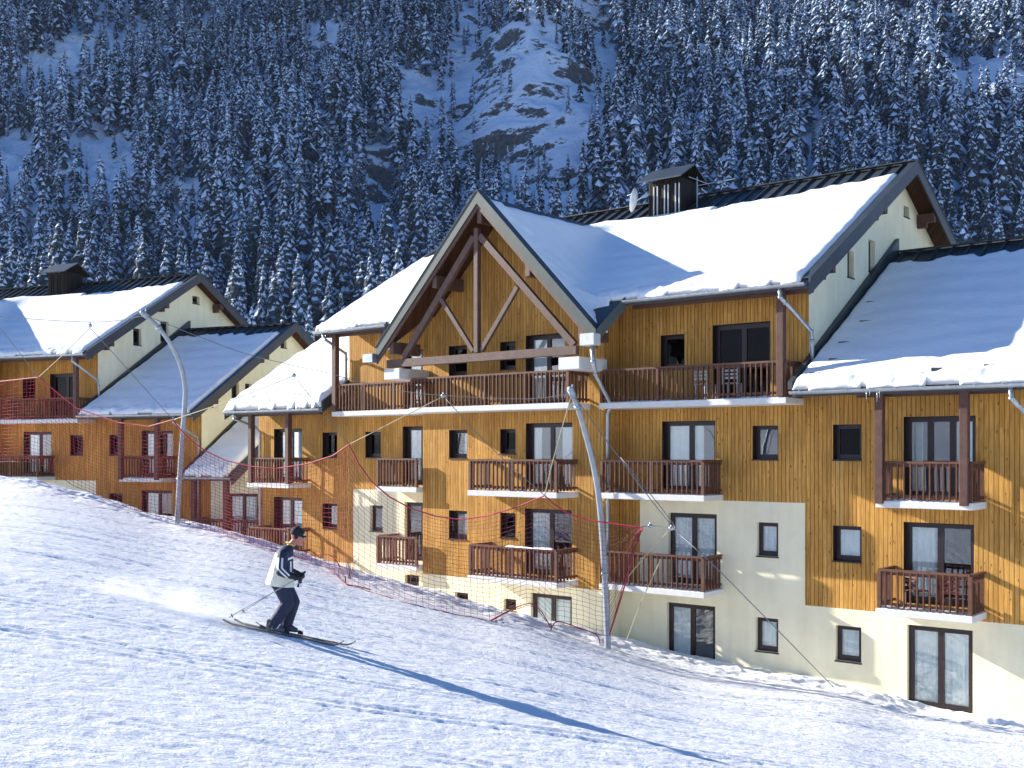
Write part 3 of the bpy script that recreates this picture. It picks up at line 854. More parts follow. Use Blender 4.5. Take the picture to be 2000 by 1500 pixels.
    wall(B, 'plaster_wall', P_, 'q', 0, [(4.19, low), (16.2, low), (16.2, bs), (10.18, bs), (10.18, -1.4), (4.93, -1.4), (4.93, bs), (4.19, bs)], H(right_p))
    # side, end and rear walls
    if main: sw = [(2.58, 3.05, 5.0, 5.76), (4.15, 4.65, 5.35, 6.3), (7.04, 7.5, 7.46, 7.8)]
    else: sw = [(2.3, 2.85, 5.05, 5.85), (4.2, 4.8, 5.4, 6.4), (6.6, 7.15, 7.55, 7.95)]
    wall(B, 'gable_wall', P_, 't', e, [(.0, -1), (10.5, -1), (10.5, RZ - .55 * 4 - .2), (RQ, RZ - .2), (0, UM)], sw, depth=.22)
    for k, (a, b_, z0, z1) in enumerate(sw): window(B, 't', e, a, b_, z0, z1, 1, 'none', deep=.15)
    wall(B, 'gable_wall', P_, 't', -7.77, [(0, -1), (10.5, -1), (10.5, RZ - .55 * 4 - .2), (RQ, RZ - .2), (0, UM)])
    sw2 = [] if main else [(2.1, 2.65, 2.2, 3.1), (3.1, 3.6, 2.25, 3.1), (5.9, 6.4, 5.0, 5.4)]
    wall(B, 'gable_wall', P_, 't', 16.2, [(0, low), (10.5, low), (10.5, WZ - .55 * 4.2 - .2), (WQ, WZ - .2), (0, UW)], sw2, depth=.22)
    for (a, b_, z0, z1) in sw2: window(B, 't', 16.2, a, b_, z0, z1, 1, 'none', deep=.15)
    wall(B, 'gable_wall', P_, 't', -13.07, [(0, low), (10.5, low), (10.5, WZ - .55 * 4.2 - .2), (WQ, WZ - .2), (0, UW)])
    mb = MB(); mb.box((-13.07, 10.5, low), (16.2, 10.7, 2)); mb.box((-7.77, 10.5, 2), (e, 10.7, 6.2)); mb.build('rear_wall', P_, B)
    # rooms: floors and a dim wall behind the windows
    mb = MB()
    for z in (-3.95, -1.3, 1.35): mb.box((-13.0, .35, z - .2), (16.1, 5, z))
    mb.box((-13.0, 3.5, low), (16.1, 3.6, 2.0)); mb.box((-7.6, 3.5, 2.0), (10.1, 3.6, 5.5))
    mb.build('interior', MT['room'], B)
    for lst, q in ((left_w, 0), (left_p, 0), (ctr_w, -.8), (ctr_p, -.8), (right_w, 0), (right_p, 0)):
        for (u0, u1, z0, z1, lv, cur, kind) in lst:
            window(B, 'q', q, u0, u1, z0, z1, lv, cur, kind, deep=.2 if lst in (left_w, ctr_w, right_w) else .13)
    # ---- balconies
    balcony(B, -12.39, -9.9, 0, 2, 1.1); balcony(B, -12.39, -9.9, 0, 1, 1.1)
    balcony(B, -5.25, -3.26, 0, 2, 1.1, right=False); balcony(B, -5.25, -3.26, 0, 1, 1.1, right=False)
    for fl in (2, 1): balcony(B, -.27, 3.25, -.8, fl, 1.1)
    if main: lump_strip(B, 1.25, 3.1, -1.9 + .02, -1.9 + .13, FL[1] + .955, .06, 41)
    for fl in (2, 1): balcony(B, 4.20, 7.72, 0, fl, 1.1, left=False)
    for fl in (2, 1): balcony(B, 12.55, 14.88, 0, fl, 1.1, snow=.09)
    b1 = balcony(B, -7.5, -2.82, 0, 3, 1.1, right=False); b1.name = 'balcony'
    balcony(B, -2.8, 3.7, -.8, 3, 1.12, snow=.03)
    balcony(B, 4.20, 10.15, 0, 3, 1.1, left=False, snow=.08)
    # ---- posts
    def post(t, y, z0, z1, w=.2, m='dark'):
        mb = MB(); mb.box((t - w / 2, y - w / 2, z0), (t + w / 2, y + w / 2, z1)); return mb.build('post', MT[m], B, bevel=.012)
    for t in (-12.2, -10.0): post(t, -1.02, FL[2] - .02, zwing(-1.02) - .2)
    for t in (12.66, 14.7): post(t, -1.1, FL[2] - .1, zwing(-1.1) - .2, .2)
    post(-7.38, -1.02, FL[3] - .02, zmain(-1.02) - .2); post(9.98, -1.02, FL[3] - .02, zmain(-1.02) - .2, .2)
    # eave beams
    for (a, b_, zf, y) in ((-13.3, -8.3, zwing, -.95), (12.0, 15.6, zwing, -.95), (-8.0, -4.6, zmain, -.95), (5.3, 10.8, zmain, -.95)):
        mb = MB(); mb.box((a, y, zf(y) - .46), (b_, y + .14, zf(y) - .215)); mb.build('eave_beam', MT['dark'], B)
    # ---- roofs
    rf = gable_roof(B, -8.18, 10.88, zmain, RQ, 11.5, .55, [(-8.18, -3.35, -1.3), (-3.35, 4.3, .02), (4.3, 10.88, -1.3)], ribs_from=3.9)
    xs = np.arange(-8.12, 10.74, .085); qs = np.arange(-2.02, 6.0, .085)
    def smax(a, b_, k=.35): m_ = np.maximum(a, b_); return m_ + k * np.log(np.exp((a - m_) / k) + np.exp((b_ - m_) / k)) - 0.0
    def zu(T_, Q_):
        zm = ME + MS * (Q_ + 1.3); zx = CAZ - CS * np.abs(T_ - CA)
        zx = zx - .25 * np.exp(-((T_ - CA) / .3) ** 2)
        return np.where(Q_ < -1.45, zx, smax(zm, zx, .28) - .02)
    def du(T_, Q_):
        up = 4.25 + .11 * np.clip(T_, 0, 20) + .22 * fbm(T_ * .7, T_ * 0 + 3, 3, 5) + .16 * fbm(T_ * 3.1, T_ * 0 + 5, 3, 35)
        # bare strip grows round the chimney
        up = up - .15 * np.exp(-((T_ - 2.7) / 1.6) ** 2)
        e1 = np.minimum(np.minimum(T_ + 8.12, 10.70 - T_), np.minimum(Q_ + 1.43 + .04 * fbm(T_ * 2, T_ * 0, 3, 9), up - Q_))
        e2 = np.minimum(np.minimum(Q_ + 2.0, 4.42 - np.abs(T_ - CA)), 5.0 - Q_)
        return np.maximum(e1, e2)
    snow_field(rf, 'snow_cover', xs, qs, zu, du, th=.19, edge=.18, seed=3 if main else 13)
    wr = gable_roof(B, 10.42, 16.8, zwing, WQ, 11.4, .55, ribs_from=4.4)
    def dw(t0, t1):
        def f(T_, Q_):
            up = 5.3 + .25 * fbm(T_ * .9 + 9, T_ * 0 + 1, 3, 15) + .18 * fbm(T_ * 3.4, T_ * 0 + 5, 3, 45)
            return np.minimum(np.minimum(T_ - t0, t1 - T_), np.minimum(Q_ + 1.43 + .05 * fbm(T_ * 2, T_ * 0, 3, 19), up - Q_))
        return f
    zwn = lambda T_, Q_: WE + WS * (Q_ + 1.3)
    snow_field(wr, 'snow_cover', np.arange(10.44, 16.62, .08), np.arange(-1.42, 6.0, .08), zwn, dw(10.44, 16.6), th=.21, edge=.2, seed=7 if main else 17)
    wl_ = gable_roof(B, -13.48, -7.77, zwing, WQ, 11.4, .55, ribs_from=4.4)
    snow_field(wl_, 'snow_cover', np.arange(-13.44, -7.77, .08), np.arange(-1.42, 6.0, .08), zwn, dw(-13.44, -7.8), th=.38, seed=9)
    # cross gable
    cr = MB(); qv = -2.2; tf = 4.45
    for sgn in (-1, 1):
        f_ = (CA + sgn * tf, qv, zcross(CA + tf)); qm = (CAZ - ME) / MS - 1.3
        tv = (CAZ - ME) / CS
        pl = [(CA, qv, CAZ), f_, (CA + sgn * tv, -1.3, ME), (CA, qm, CAZ)]
        if sgn > 0: pl = pl[::-1]
        slab(cr, pl, .16)
        # little valley wedge running up to the main eave
        w_ = [(CA + sgn * tf, qv, zcross(CA + tf)), (CA + sgn * (tf + .42), -1.3, ME), (CA + sgn * tv, -1.3, ME)]
        if sgn > 0: w_ = w_[::-1]
        slab(cr, w_, .2)
        cr.hexa([(CA + sgn * tf, qv - .05, w_[0][2] if sgn < 0 else w_[2][2] - 0) for _ in range(0)] or
                [(CA + sgn * (tf + .0), qv - .03, zcross(CA + tf) - .3), (CA + sgn * (tf + .44), -1.33, ME - .3), (CA + sgn * (tf + .38), -1.29, ME - .3), (CA + sgn * (tf - .06), qv + .01, zcross(CA + tf) - .3)],
                [(CA + sgn * (tf + .0), qv - .03, zcross(CA + tf) + .08), (CA + sgn * (tf + .44), -1.33, ME + .08), (CA + sgn * (tf + .38), -1.29, ME + .08), (CA + sgn * (tf - .06), qv + .01, zcross(CA + tf) + .08)], 2)
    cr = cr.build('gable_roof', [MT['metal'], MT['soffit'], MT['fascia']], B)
    # barge boards of the cross gable
    mb = MB(); mb2 = MB()
    for sgn in (-1, 1):
        a = (CA, CAZ + .09); b_ = (CA + sgn * (tf + .02), zcross(CA + tf) + .07)
        def strip(mbx, y0, y1, top, bot, mi):
            n0 = (CA, CAZ); n1 = (CA + sgn * (tf + .02), CAZ - CS * (tf + .02))
            mbx.hexa([(n0[0], y0, n0[1] + bot), (n0[0], y1, n0[1] + bot), (n1[0], y1, n1[1] + bot), (n1[0], y0, n1[1] + bot)],
                     [(n0[0], y0, n0[1] + top), (n0[0], y1, n0[1] + top), (n1[0], y1, n1[1] + top), (n1[0], y0, n1[1] + top)], mi)
        strip(mb, qv - .05, qv - .003, .13, -.27, 0)
        strip(mb, qv - .07, qv + .26, .16, .131, 1)
        strip(mb2, qv + .003, qv + .06, -.17, -.42, 0)
    mb.build('barge_board', [MT['fascia'], MT['metal']], B); mb2.build('barge_board', MT['beam'], B)
    # truss
    yt = -1.95
    mb = MB()
    mb.bar((-3.75, yt, 2.9), (4.05, yt, 2.93), .18, .26)                                            # tie beam
    mb.build('tie_beam', MT['beam'], B, bevel=.012)
    mb = MB(); mb.box((CA - .31, yt - .09, 3.06), (CA - .14, yt + .09, 6.95)); mb.build('king_post', MT['beam'], B, bevel=.012)
    mb = MB()
    kx = CA - .22
    for sgn in (-1, 1):
        mb.bar((kx + sgn * .12, yt, 6.7), (kx + (3.75 if sgn > 0 else -3.2), yt, 3.08), .15, .22)
    mb.build('truss_rafter', MT['beam'], B, bevel=.012)
    mb = MB()
    for sgn in (-1, 1):
        mb.bar((kx + sgn * .16, yt + .003, 3.12), (kx + sgn * 1.62, yt + .003, 4.98), .11, .15)
    mb.build('truss_brace', MT['beam'], B, bevel=.01)
    for sgn in (-1, 1):
        for k, dd in enumerate((0.0, 1.9, 3.85)):
            if dd == 0 and sgn < 0: continue
            t_ = CA + sgn * dd; zt = zcross(t_) - .24 - (.12 if dd == 0 else 0)
            mb = MB(); mb.box((t_ - .09, qv + .08, zt - .5), (t_ + .09, -.8, zt - .1 if dd else zt)); mb.build('purlin', MT['beam'], B, bevel=.01)
    for t0_, t1_ in ((-3.68, -2.95), (3.55, 4.3)):
        mb = MB(); mb.box((t0_, qv - .02, 2.36), (t1_, -.8, 2.72)); mb.build('corbel', MT['concrete'], B, bevel=.015)
    # gutter boxes and gutters
    for t0_, t1_, z0, z1 in ((-4.5, -4.02, 2.95, 3.25), (4.45, 4.95, 3.0, 3.34)):
        mb = MB(); mb.box((t0_, qv - .22, z0), (t1_, qv + .12, z1)); mb.build('rain_hopper', MT['pvc'] if t0_ > 0 else MT['zinc'], B, bevel=.015)
    gutter(B, 5.25, 10.82, -1.3, zmain(-1.3) - .06); gutter(B, -8.15, -4.45, -1.3, zmain(-1.3) - .06)
    gutter(B, 10.4, 16.75, -1.3, zwing(-1.3) - .06); gutter(B, -13.42, -7.8, -1.3, zwing(-1.3) - .06)
    def pipe(pts, r=.055, m='zinc'):
        mb = MB(); mb.tube(pts, r, 10)
        for p in pts[1:-1]: mb.tube([Vector(p) - Vector((0, 0, .04)), Vector(p) + Vector((0, 0, .04))], r * 1.22, 10)
        return mb.build('downpipe', MT[m], B, smooth=True)
    pipe([(4.72, -2.2, 3.0), (4.74, -2.15, 2.55), (4.72, -2.0, 2.2), (4.55, -.95, 1.35), (4.36, -.86, 1.1), (4.36, -.86, -6.3)], .06)
    pipe([(10.1, -1.36, 4.25), (10.12, -1.36, 4.0), (10.2, -1.2, 3.86), (10.42, -.15, 3.2), (10.42, -.08, 2.95), (10.42, -.08, 1.9)])
    pipe([(15.8, -1.36, 1.45), (15.82, -1.36, 1.2), (15.9, -1.15, 1.05), (16.1, -.2, .55), (16.1, -.08, .3), (16.1, -.08, -6.2)])
    pipe([(-12.9, -1.36, 1.5), (-12.9, -1.3, 1.25), (-12.88, -.3, .95), (-12.86, -.08, .75), (-12.86, -.08, -5.0)])
    pipe([(-7.7, -1.36, 4.2), (-7.6, -1.3, 4.0), (-7.75, -.2, 3.6), (-7.83, -.1, 3.4), (-7.83, -.1, 1.9)])
    # verges
    verge(B, 10.88, [(-1.32, zmain(-1.32)), (RQ, RZ), (11.5, RZ - .55 * (11.5 - RQ))])
    verge(B, -8.18, [(-1.32, zmain(-1.32)), (RQ, RZ), (11.5, RZ - .55 * (11.5 - RQ))], -1)
    verge(B, 16.8, [(-1.32, zwing(-1.32)), (WQ, WZ), (11.4, WZ - .55 * (11.4 - WQ))])
    verge(B, -13.48, [(-1.32, zwing(-1.32)), (WQ, WZ), (11.4, WZ - .55 * (11.4 - WQ))], -1)
    for tt, zf in ((e, zmain), (16.2, zwing)):
        for q_ in (.35, 4.1, 8.3):
            zz = zf(min(q_, RQ)) - (.55 * (q_ - RQ) if q_ > RQ else 0) - .22
            mb = MB(); mb.box((tt - .1, q_ - .1, zz - .34), (tt + .56, q_ + .1, zz - .06)); mb.box((tt - .1, q_ - .08, zz - .5), (tt + .3, q_ + .08, zz - .342)); mb.build('purlin', MT['dark'], B)
    # dark flashing where the wing roofs meet the gable walls
    def fl_(t0_, t1_, zf, rq, hi=.46):
        mb = MB()
        mb.hexa([(t0_, -1.3, zf(-1.3)), (t1_, -1.3, zf(-1.3)), (t1_, rq, zf(rq)), (t0_, rq, zf(rq))],
                [(t0_, -1.3, zf(-1.3) + .2), (t1_, -1.3, zf(-1.3) + .2), (t1_, rq, zf(rq) + hi), (t0_, rq, zf(rq) + hi)])
        mb.build('flashing', MT['metal'], B)
    fl_(10.295, 10.42, zwing, WQ); fl_(-7.88, -7.775, zwing, WQ)
    # chimney
    mb = MB(); c0, c1, k0, k1 = 2.05, 3.35, 5.05, 6.15
    mb.box((c0, k0, 7.6), (c1, k1, 9.38))
    ch = mb.build('chimney', MT['chim'], B)
    mb = MB()
    for i in range(9):
        x = c0 + .06 + i * .145
        if i % 3 != 0: mb.box((x, k0 - .035, 8.05 + .1 * (i % 2)), (x + .035, k0 - .003, 9.2))
    mb.build('vent_slats', MT['pvc'] if main else MT['chim'], ch)
    mb = MB()
    for s_ in (-1, 1):
        km = (k0 + k1) / 2
        slab(mb, [(c0 - .22, km, 9.92), (c1 + .22, km, 9.92), (c1 + .22, km + s_ * .95, 9.36), (c0 - .22, km + s_ * .95, 9.36)][::-s_], .05)
    mb.build('hood', [MT['metal'], MT['chim']], ch)
    if main:
        mb = MB(); rings = [((0, 0, .13 * (r_ / .42) ** 2), (r_, 0, 0), (0, r_, 0)) for r_ in (.02, .12, .22, .32, .4, .42)]
        rings += [((0, 0, .13 * (r_ / .42) ** 2 - .012), (r_, 0, 0), (0, r_, 0)) for r_ in (.42, .32, .2, .02)]
        mb.loft(rings); mb.tube([(0, 0, .0), (.1, 0, -.12), (.3, .1, -.35)], .02, 6); mb.tube([(.3, 0, .07), (.12, 0, .38)], .012, 5)
        o_ = mb.build('satellite_dish', MT['dishm'], ch, smooth=True); o_.location = (1.75, 4.75, 8.75); o_.rotation_euler = (0, R(-78), R(20))
        mb = MB(); mb.tube([(3.4, 5.5, 8.3), (3.75, 5.45, 8.35), (3.75, 5.45, 9.4)], .02, 6); mb.bar((3.75, 4.9, 9.3), (3.75, 6.1, 9.3), .02, .02); mb.bar((3.75, 5.45, 9.1), (5.2, 5.45, 9.12), .018, .018)
        mb.build('aerial', MT['zinc'], ch)
        mb = MB()
        for (t_, ln) in ((12.45, .26), (12.53, .14), (12.72, .3), (12.78, .2)):
            mb.tube([(t_, -1.44, 1.5), (t_, -1.44, 1.5 - ln * .5), (t_, -1.44, 1.5 - ln)], [.014, .009, .002], 6)
        mb.build('icicle', MT['glass_ice'], B, smooth=True)
        for (t_, q_) in ((10.75, -1.0), (11.0, -.35), (10.9, .5), (10.7, .1), (11.05, 1.6), (10.8, 2.7), (13.9, -1.05), (15.1, -1.0)):
            z_ = zwing(q_) + .20
            mb = MB(); mb.hexa([(t_, q_, z_ - .1), (t_ + .3, q_ + .05, z_ - .1), (t_ + .3, q_ + .12, z_ - .08), (t_, q_ + .07, z_ - .08)], [(t_, q_, z_ + .05), (t_ + .3, q_ + .05, z_ + .045), (t_ + .3, q_ + .12, z_ + .065), (t_, q_ + .07, z_ + .07)]); mb.build('snow_guard', MT['metal'], wr)
        mb = MB(); mb.box((13.2, -.09, low), (16.15, -.003, -6.62)); mb.build('plinth', MT['stone'], B)
    else:
        # the single-storey link beside the second chalet
        zl = lambda q: -1.1 + .60 * (q + 1.3)
        lk = gable_roof(B, 16.3, 18.8, zl, 5.2, 9.5, .55, ribs_from=4.2)
        snow_field(lk, 'snow_cover', np.arange(16.32, 18.72, .08), np.arange(-1.42, 5, .08), lambda T_, Q_: -1.1 + .60 * (Q_ + 1.3),
                   lambda T_, Q_: np.minimum(np.minimum(T_ - 16.32, 18.7 - T_), np.minimum(Q_ + 1.42 + .1 * fbm(T_ * 2, T_ * 0, 3, 29), 4.6 - Q_)), th=.34, seed=23)
        verge(B, 18.8, [(-1.32, zl(-1.32)), (5.2, zl(5.2)), (9.5, zl(5.2) - .55 * 4.3)])
        gutter(B, 16.3, 18.75, -1.3, zl(-1.3) - .06)
        wall(B, 'plaster_wall', P_, 'q', 0.0, [(16.7, low), (21.5, low), (21.5, -1.25), (18.55, -1.25), (18.4, zl(0) - .2), (16.7, zl(0) - .2)], [(17.6, 19.2, FL[1] + .02, FL[1] + 2.0)])
        wall(B, 'timber_cladding', W, 'q', 0.0, [(16.2, low), (16.7, low), (16.7, zl(0) - .2), (16.2, zl(0) - .2)])
        window(B, 'q', 0.0, 17.6, 19.2, FL[1] + .02, FL[1] + 2.0, 2, 'full', 'french_window')
        wall(B, 'gable_wall', P_, 't', 18.4, [(0.0, -1.4), (8, -1.4), (8, zl(5.2) - 1.8), (5.2, zl(5.2) - .2), (0, zl(0) - .2)])
        balcony(B, 16.5, 20.3, 0, 1, 1.1)
        post(18.3, -1.0, FL[1], zl(-1.0) - .2, .22); post(16.6, -1.0, FL[1], zl(-1.0) - .2, .2)
        fl2 = MB(); fl2.hexa([(16.21, -1.3, zl(-1.3)), (16.33, -1.3, zl(-1.3)), (16.33, 5.2, zl(5.2)), (16.21, 5.2, zl(5.2))],
                             [(16.21, -1.3, zl(-1.3) + .2), (16.33, -1.3, zl(-1.3) + .2), (16.33, 5.2, zl(5.2) + .5), (16.21, 5.2, zl(5.2) + .5)]); fl2.build('flashing', MT['metal'], B)
    return B

m, nt, b = new_mat('ice'); b.inputs['Base Color'].default_value = (.85, .92, 1, 1); b.inputs['Roughness'].default_value = .1; b.inputs['Transmission Weight'].default_value = .6; MT['glass_ice'] = m
x0, y0 = PT(0, 0)
A = chalet('apartment_chalet', (x0, y0, 0), -TH, 'large timber and cream apartment chalet with a trussed central gable and snow-covered roofs', True)
BB = chalet('apartment_chalet', (-28.474, 55.882, .04), -R(23.51), 'smaller-looking far-left timber and cream apartment chalet seen through the red net', False)

def in_A(t, q, z): return Vector((x0 + t * CT + q * ST, y0 - t * ST + q * CT, z))
ch1 = chair(in_A(14.15, -.5, FL[1] - .02), -TH + R(200), 'red slatted wooden chair on the first-floor balcony at the right edge', MT['chair'])
chair(in_A(13.4, -.55, FL[1] - .02), -TH + R(150), 'dark slatted chair on the first-floor balcony near the right edge', MT['dark'])
chair(in_A(8.3, -.55, FL[3] - .02), -TH + R(190), 'pale garden chair behind the top-floor railing right of the gable', MT['pvc'])
chair(in_A(7.5, -.6, FL[3] - .02), -TH + R(170), 'grey garden chair left of the pale one on the top-floor right balcony', MT['zinc'])
# ------------------------------------------------------------------ safety net, its poles and rigging
def netY(x): return F / (60.8 + .01639 * (x - 345)) - .6
def NET(x, y, dy=0): return at(x, y, netY(x) + dy)
tops = [(-60, 752), (0, 745), (75, 737), (110, 765), (150, 797), (230, 825), (290, 833), (338, 820), (345, 830), (370, 858), (400, 880), (440, 899), (490, 911), (540, 915), (600, 906), (650, 890), (682, 868),
        (700, 905), (725, 940), (760, 970), (800, 992), (850, 1008), (900, 1015), (950, 1008), (1005, 992), (1064, 968), (1080, 983), (1110, 1003), (1150, 1016), (1200, 1023), (1250, 1030)]
bots = [(-60, 903), (0, 902), (60, 902), (90, 912), (115, 930), (140, 947), (250, 993), (345, 1018), (450, 1050), (520, 1072), (600, 1094), (640, 1110), (675, 1140), (720, 1155), (800, 1180), (880, 1198), (960, 1214),
        (1000, 1192), (1035, 1181), (1055, 1198), (1075, 1222), (1105, 1222), (1140, 1230), (1172, 1242), (1190, 1240), (1205, 1200), (1225, 1130), (1250, 1036)]
TXa = np.array(tops, float); BXa = np.array(bots, float)
wx = [-60.0]
while wx[-1] < 1248:
    Yn = netY(wx[-1])
    wx.append(wx[-1] + 12.2 * (60.8 + .01639 * (wx[-1] - 345)) / 72 * (.8 if wx[-1] < 682 else 1))
rows = 25
grid = []
for i, x in enumerate(wx):
    yt = np.interp(x, TXa[:, 0], TXa[:, 1]); yb = np.interp(x, BXa[:, 0], BXa[:, 1])
    top = NET(x, yt)
    # the foot of the net lies on the snow where the slope comes up to meet it
    yg = ray_ground(x, yb); Yb = netY(x)
    if yg is not None and yg < Yb: Yb = yg - .03
    bot = at(x, yb, Yb)
    if x > 1190: bot = at(x, yb, netY(x))
    col = []
    sg = .10 * math.sin(i * .35) + .05 * math.sin(i * .93)
    for j in range(rows):
        f = j / (rows - 1)
        p = top.lerp(bot, f)
        p.y += sg * math.sin(math.pi * f) + .02 * math.sin(i * 1.7 + j * .9)
        p.x += .012 * math.sin(i * 2.3 + j * 1.1) ; p.z += .012 * math.sin(i * 1.3 + j * 2.1)
        col.append(p)
    grid.append(col)
# drape: vertical cords and horizontal cords, real thickness
def cords(name, par, lines, r, mat, n=3):
    mb = MB()
    for l in lines: mb.tube(l, r, n, cap=False)
    return mb.build(name, mat, par)
nr = empty('safety_net', NET(0, 1000)); 
netroot = nr; netroot.location = (0, 0, 0)
tag(netroot, 'sagging red mesh safety net strung along the edge of the piste', 'safety net')
ks = next(i for i, x in enumerate(wx) if x >= 682)
cords('net_panel', netroot, grid[:ks + 1] + [[grid[i][j] for i in range(ks + 1)] for j in range(1, rows - 1)], .0062, MT['netd'])
cords('net_panel', netroot, grid[ks + 1:] + [[grid[i][j] for i in range(ks, len(grid))] for j in range(1, rows - 1)], .0052, MT['netb'])
cords('head_rope', netroot, [[NET(x, y, -.02) for x, y in tops]], .020, MT['net'], 6)
bl = [grid[i][-1] + Vector((0, -.02, .01)) for i in range(len(grid))]
cords('foot_rope', netroot, [bl], .010, MT['netb'], 5)
cords('side_rope', netroot, [[grid[-1][j] for j in range(rows)], [NET(1250, 1030), NET(1232, 1100), NET(1218, 1150), NET(1200, 1205), NET(1190, 1240)]], .018, MT['net'], 5)
# loops of loose cord on the snow
def gp(x, y, up=.01):
    Y = ray_ground(x, y)
    p = at(x, y, Y); p.z = ground1(p.x, p.y) + up
    return p
def rope(name, pts, r, mat, label, cat, sub=6):
    P = [Vector(p) for p in pts]; out = []
    for i in range(len(P) - 1):
        p0 = P[max(i - 1, 0)]; p1 = P[i]; p2 = P[i + 1]; p3 = P[min(i + 2, len(P) - 1)]
        for k in range(sub):
            t = k / sub
            out.append(.5 * ((2 * p1) + (p2 - p0) * t + (2 * p0 - 5 * p1 + 4 * p2 - p3) * t * t + (3 * p1 - p0 - 3 * p2 + p3) * t ** 3))
    out.append(P[-1])
    mb = MB(); mb.tube(out, r, 6); o = mb.build(name, mat, None, smooth=True); tag(o, label, cat); return o
rope('anchor_rope', [NET(570, 1088), NET(600, 1087), NET(640, 1083), NET(660, 1100), NET(668, 1122), gp(674, 1141), gp(700, 1146), gp(724, 1152)], .014, MT['net'], 'red rope looping down to the snow just right of the skier', 'rope')
rope('anchor_rope', [gp(958, 1213), NET(1000, 1190), NET(1033, 1179), NET(1055, 1192), NET(1070, 1215), NET(1076, 1226), NET(1090, 1214), NET(1130, 1226), NET(1165, 1240), NET(1172, 1258)], .016, MT['netd'], 'dark red rope knotted at the foot of the net left of the near pole', 'rope')
for (a, b_, lab) in ((674, 1130, 'short dark stake in the snow where the red rope is tied, right of the skier'), (1076, 1226, 'short dark stake holding the net foot, left of the near pole')):
    p = gp(a, b_ + 8 if a < 900 else b_ + 4)
    mb = MB(); mb.tube([p - Vector((0, 0, .15)), p + Vector((.01, 0, .10)), p + Vector((-.01, 0, .16))], [.02, .018, .014], 6)
    tag(mb.build('anchor_stake', MT['dark']), lab, 'stake', 'stakes at the foot of the net')

def mast(pts, off, label, box):
    """image trace of the mast with its lean over the piste (metres towards the camera) -> tapered steel tube"""
    base = pts[0]; yg = ray_ground(*base) or netY(base[0]) + .6
    Yb = min(yg, netY(base[0]) + .6)
    P = [at(x, y, Yb - o) for (x, y), o in zip(pts, off)]
    r_ = empty('net_mast', (P[0].x, P[0].y, P[0].z))
    tag(r_, label, 'pole', 'curved steel masts holding the net')
    Q = [p - P[0] for p in P]; out = []
    for i in range(len(Q) - 1):
        p0 = Q[max(i - 1, 0)]; p1 = Q[i]; p2 = Q[i + 1]; p3 = Q[min(i + 2, len(Q) - 1)]
        for k in range(6):
            t = k / 6
            out.append(.5 * ((2 * p1) + (p2 - p0) * t + (2 * p0 - 5 * p1 + 4 * p2 - p3) * t * t + (3 * p1 - p0 - 3 * p2 + p3) * t ** 3))
    out.append(Q[-1]); n = len(out)
    out = [Q[0] - Vector((0, 0, .8))] + out
    mb = MB(); mb.tube(out, [.085] + [.085 - .022 * i / n for i in range(n)], 14)
    mb.build('shaft', MT['pole'], r_, smooth=True)
    e_ = Q[-1]; d = (Q[-1] - Q[-2]).normalized()
    mb = MB(); mb.tube([e_ - d * .1, e_ + d * .12], .085, 12); mb.ball(e_ + d * .12, .085, 10)
    mb.tube([e_ + Vector((0, 0, .02)), e_ + Vector((.02, 0, .22))], .022, 6); mb.tube([e_ + Vector((0, 0, .1)), e_ + Vector((-.12, -.02, .13))], .018, 6)
    mb.build('head_fitting', MT['pole'], r_, smooth=True)
    mb = MB(); m_ = out[n // 2]
    mb.tube([out[n - 6] - d * .05, out[n - 6] + d * .05], .085, 12); mb.tube([out[8], out[8] + Vector((0, 0, .06))], .1, 12); mb.build('clamp', MT['zinc'], r_, smooth=True)
    return r_, P[-1]
M2, H2 = mast([(1187, 1245), (1182, 1140), (1176, 1040), (1168, 960), (1157, 900), (1143, 845), (1128, 795), (1117, 768)], [0, .02, .08, .2, .36, .6, .95, 1.2], 'near curved grey steel mast in front of the central gable block, leaning over the piste', 1)
M1, H1 = mast([(346, 1020), (350, 950), (355, 870), (361, 790), (361, 750), (352, 712), (335, 675), (310, 640), (284, 616)], [0, .02, .08, .2, .3, .45, .7, 1.0, 1.3], 'far curved grey steel mast in front of the left-hand roofs, leaning left', 1)
def Yat(x):   # rigging plane through the two mast heads
    return H1.y + (H2.y - H1.y) * (x - 284) / (1117 - 284)
def RG(x, y): return at(x, y, Yat(x))
n_tl, n_338, n_682, n_1064, n_1250 = NET(75, 737), NET(338, 820), NET(682, 868), NET(1064, 968), NET(1250, 1030)
def line(pts, r, m, lab, cat='cable'):
    return rope('steel_cable' if cat == 'cable' else 'tie_rope', pts, r, MT[m], lab, cat, 4)
line([RG(-60, 612), RG(0, 618), RG(90, 625), RG(176, 629), RG(230, 626), H1], .011, 'cable', 'thin steel cable running left from the far mast head to the photo\'s left edge')
line([H1, RG(400, 662), RG(480, 691), RG(574, 714), RG(640, 728)], .011, 'cable', 'thin cable from the far mast head running down right across the snowy roof')
line([RG(640, 728), RG(720, 750), RG(800, 766), RG(866, 772), RG(960, 778), RG(1050, 778), H2], .011, 'cable', 'thin steel cable crossing the central balcony to the near mast head')
line([RG(176, 640), RG(130, 686), n_tl], .010, 'rope', 'pale tie rope hanging from the left cable to the net\'s leftmost peak', 'rope')
line([RG(-40, 590), RG(0, 640), n_tl], .010, 'cable', 'thin wire slanting in from the left edge to the net\'s top-left peak')
line([RG(176, 640), RG(250, 722), n_338], .010, 'cable', 'thin wire slanting down to the net peak by the far mast')
line([n_338, RG(450, 782), RG(574, 734)], .013, 'rope', 'pale tie rope rising right from the net peak beside the far mast', 'rope')
line([RG(574, 734), RG(625, 798), n_682], .010, 'cable', 'thin wire slanting down to the net peak between the two masts')
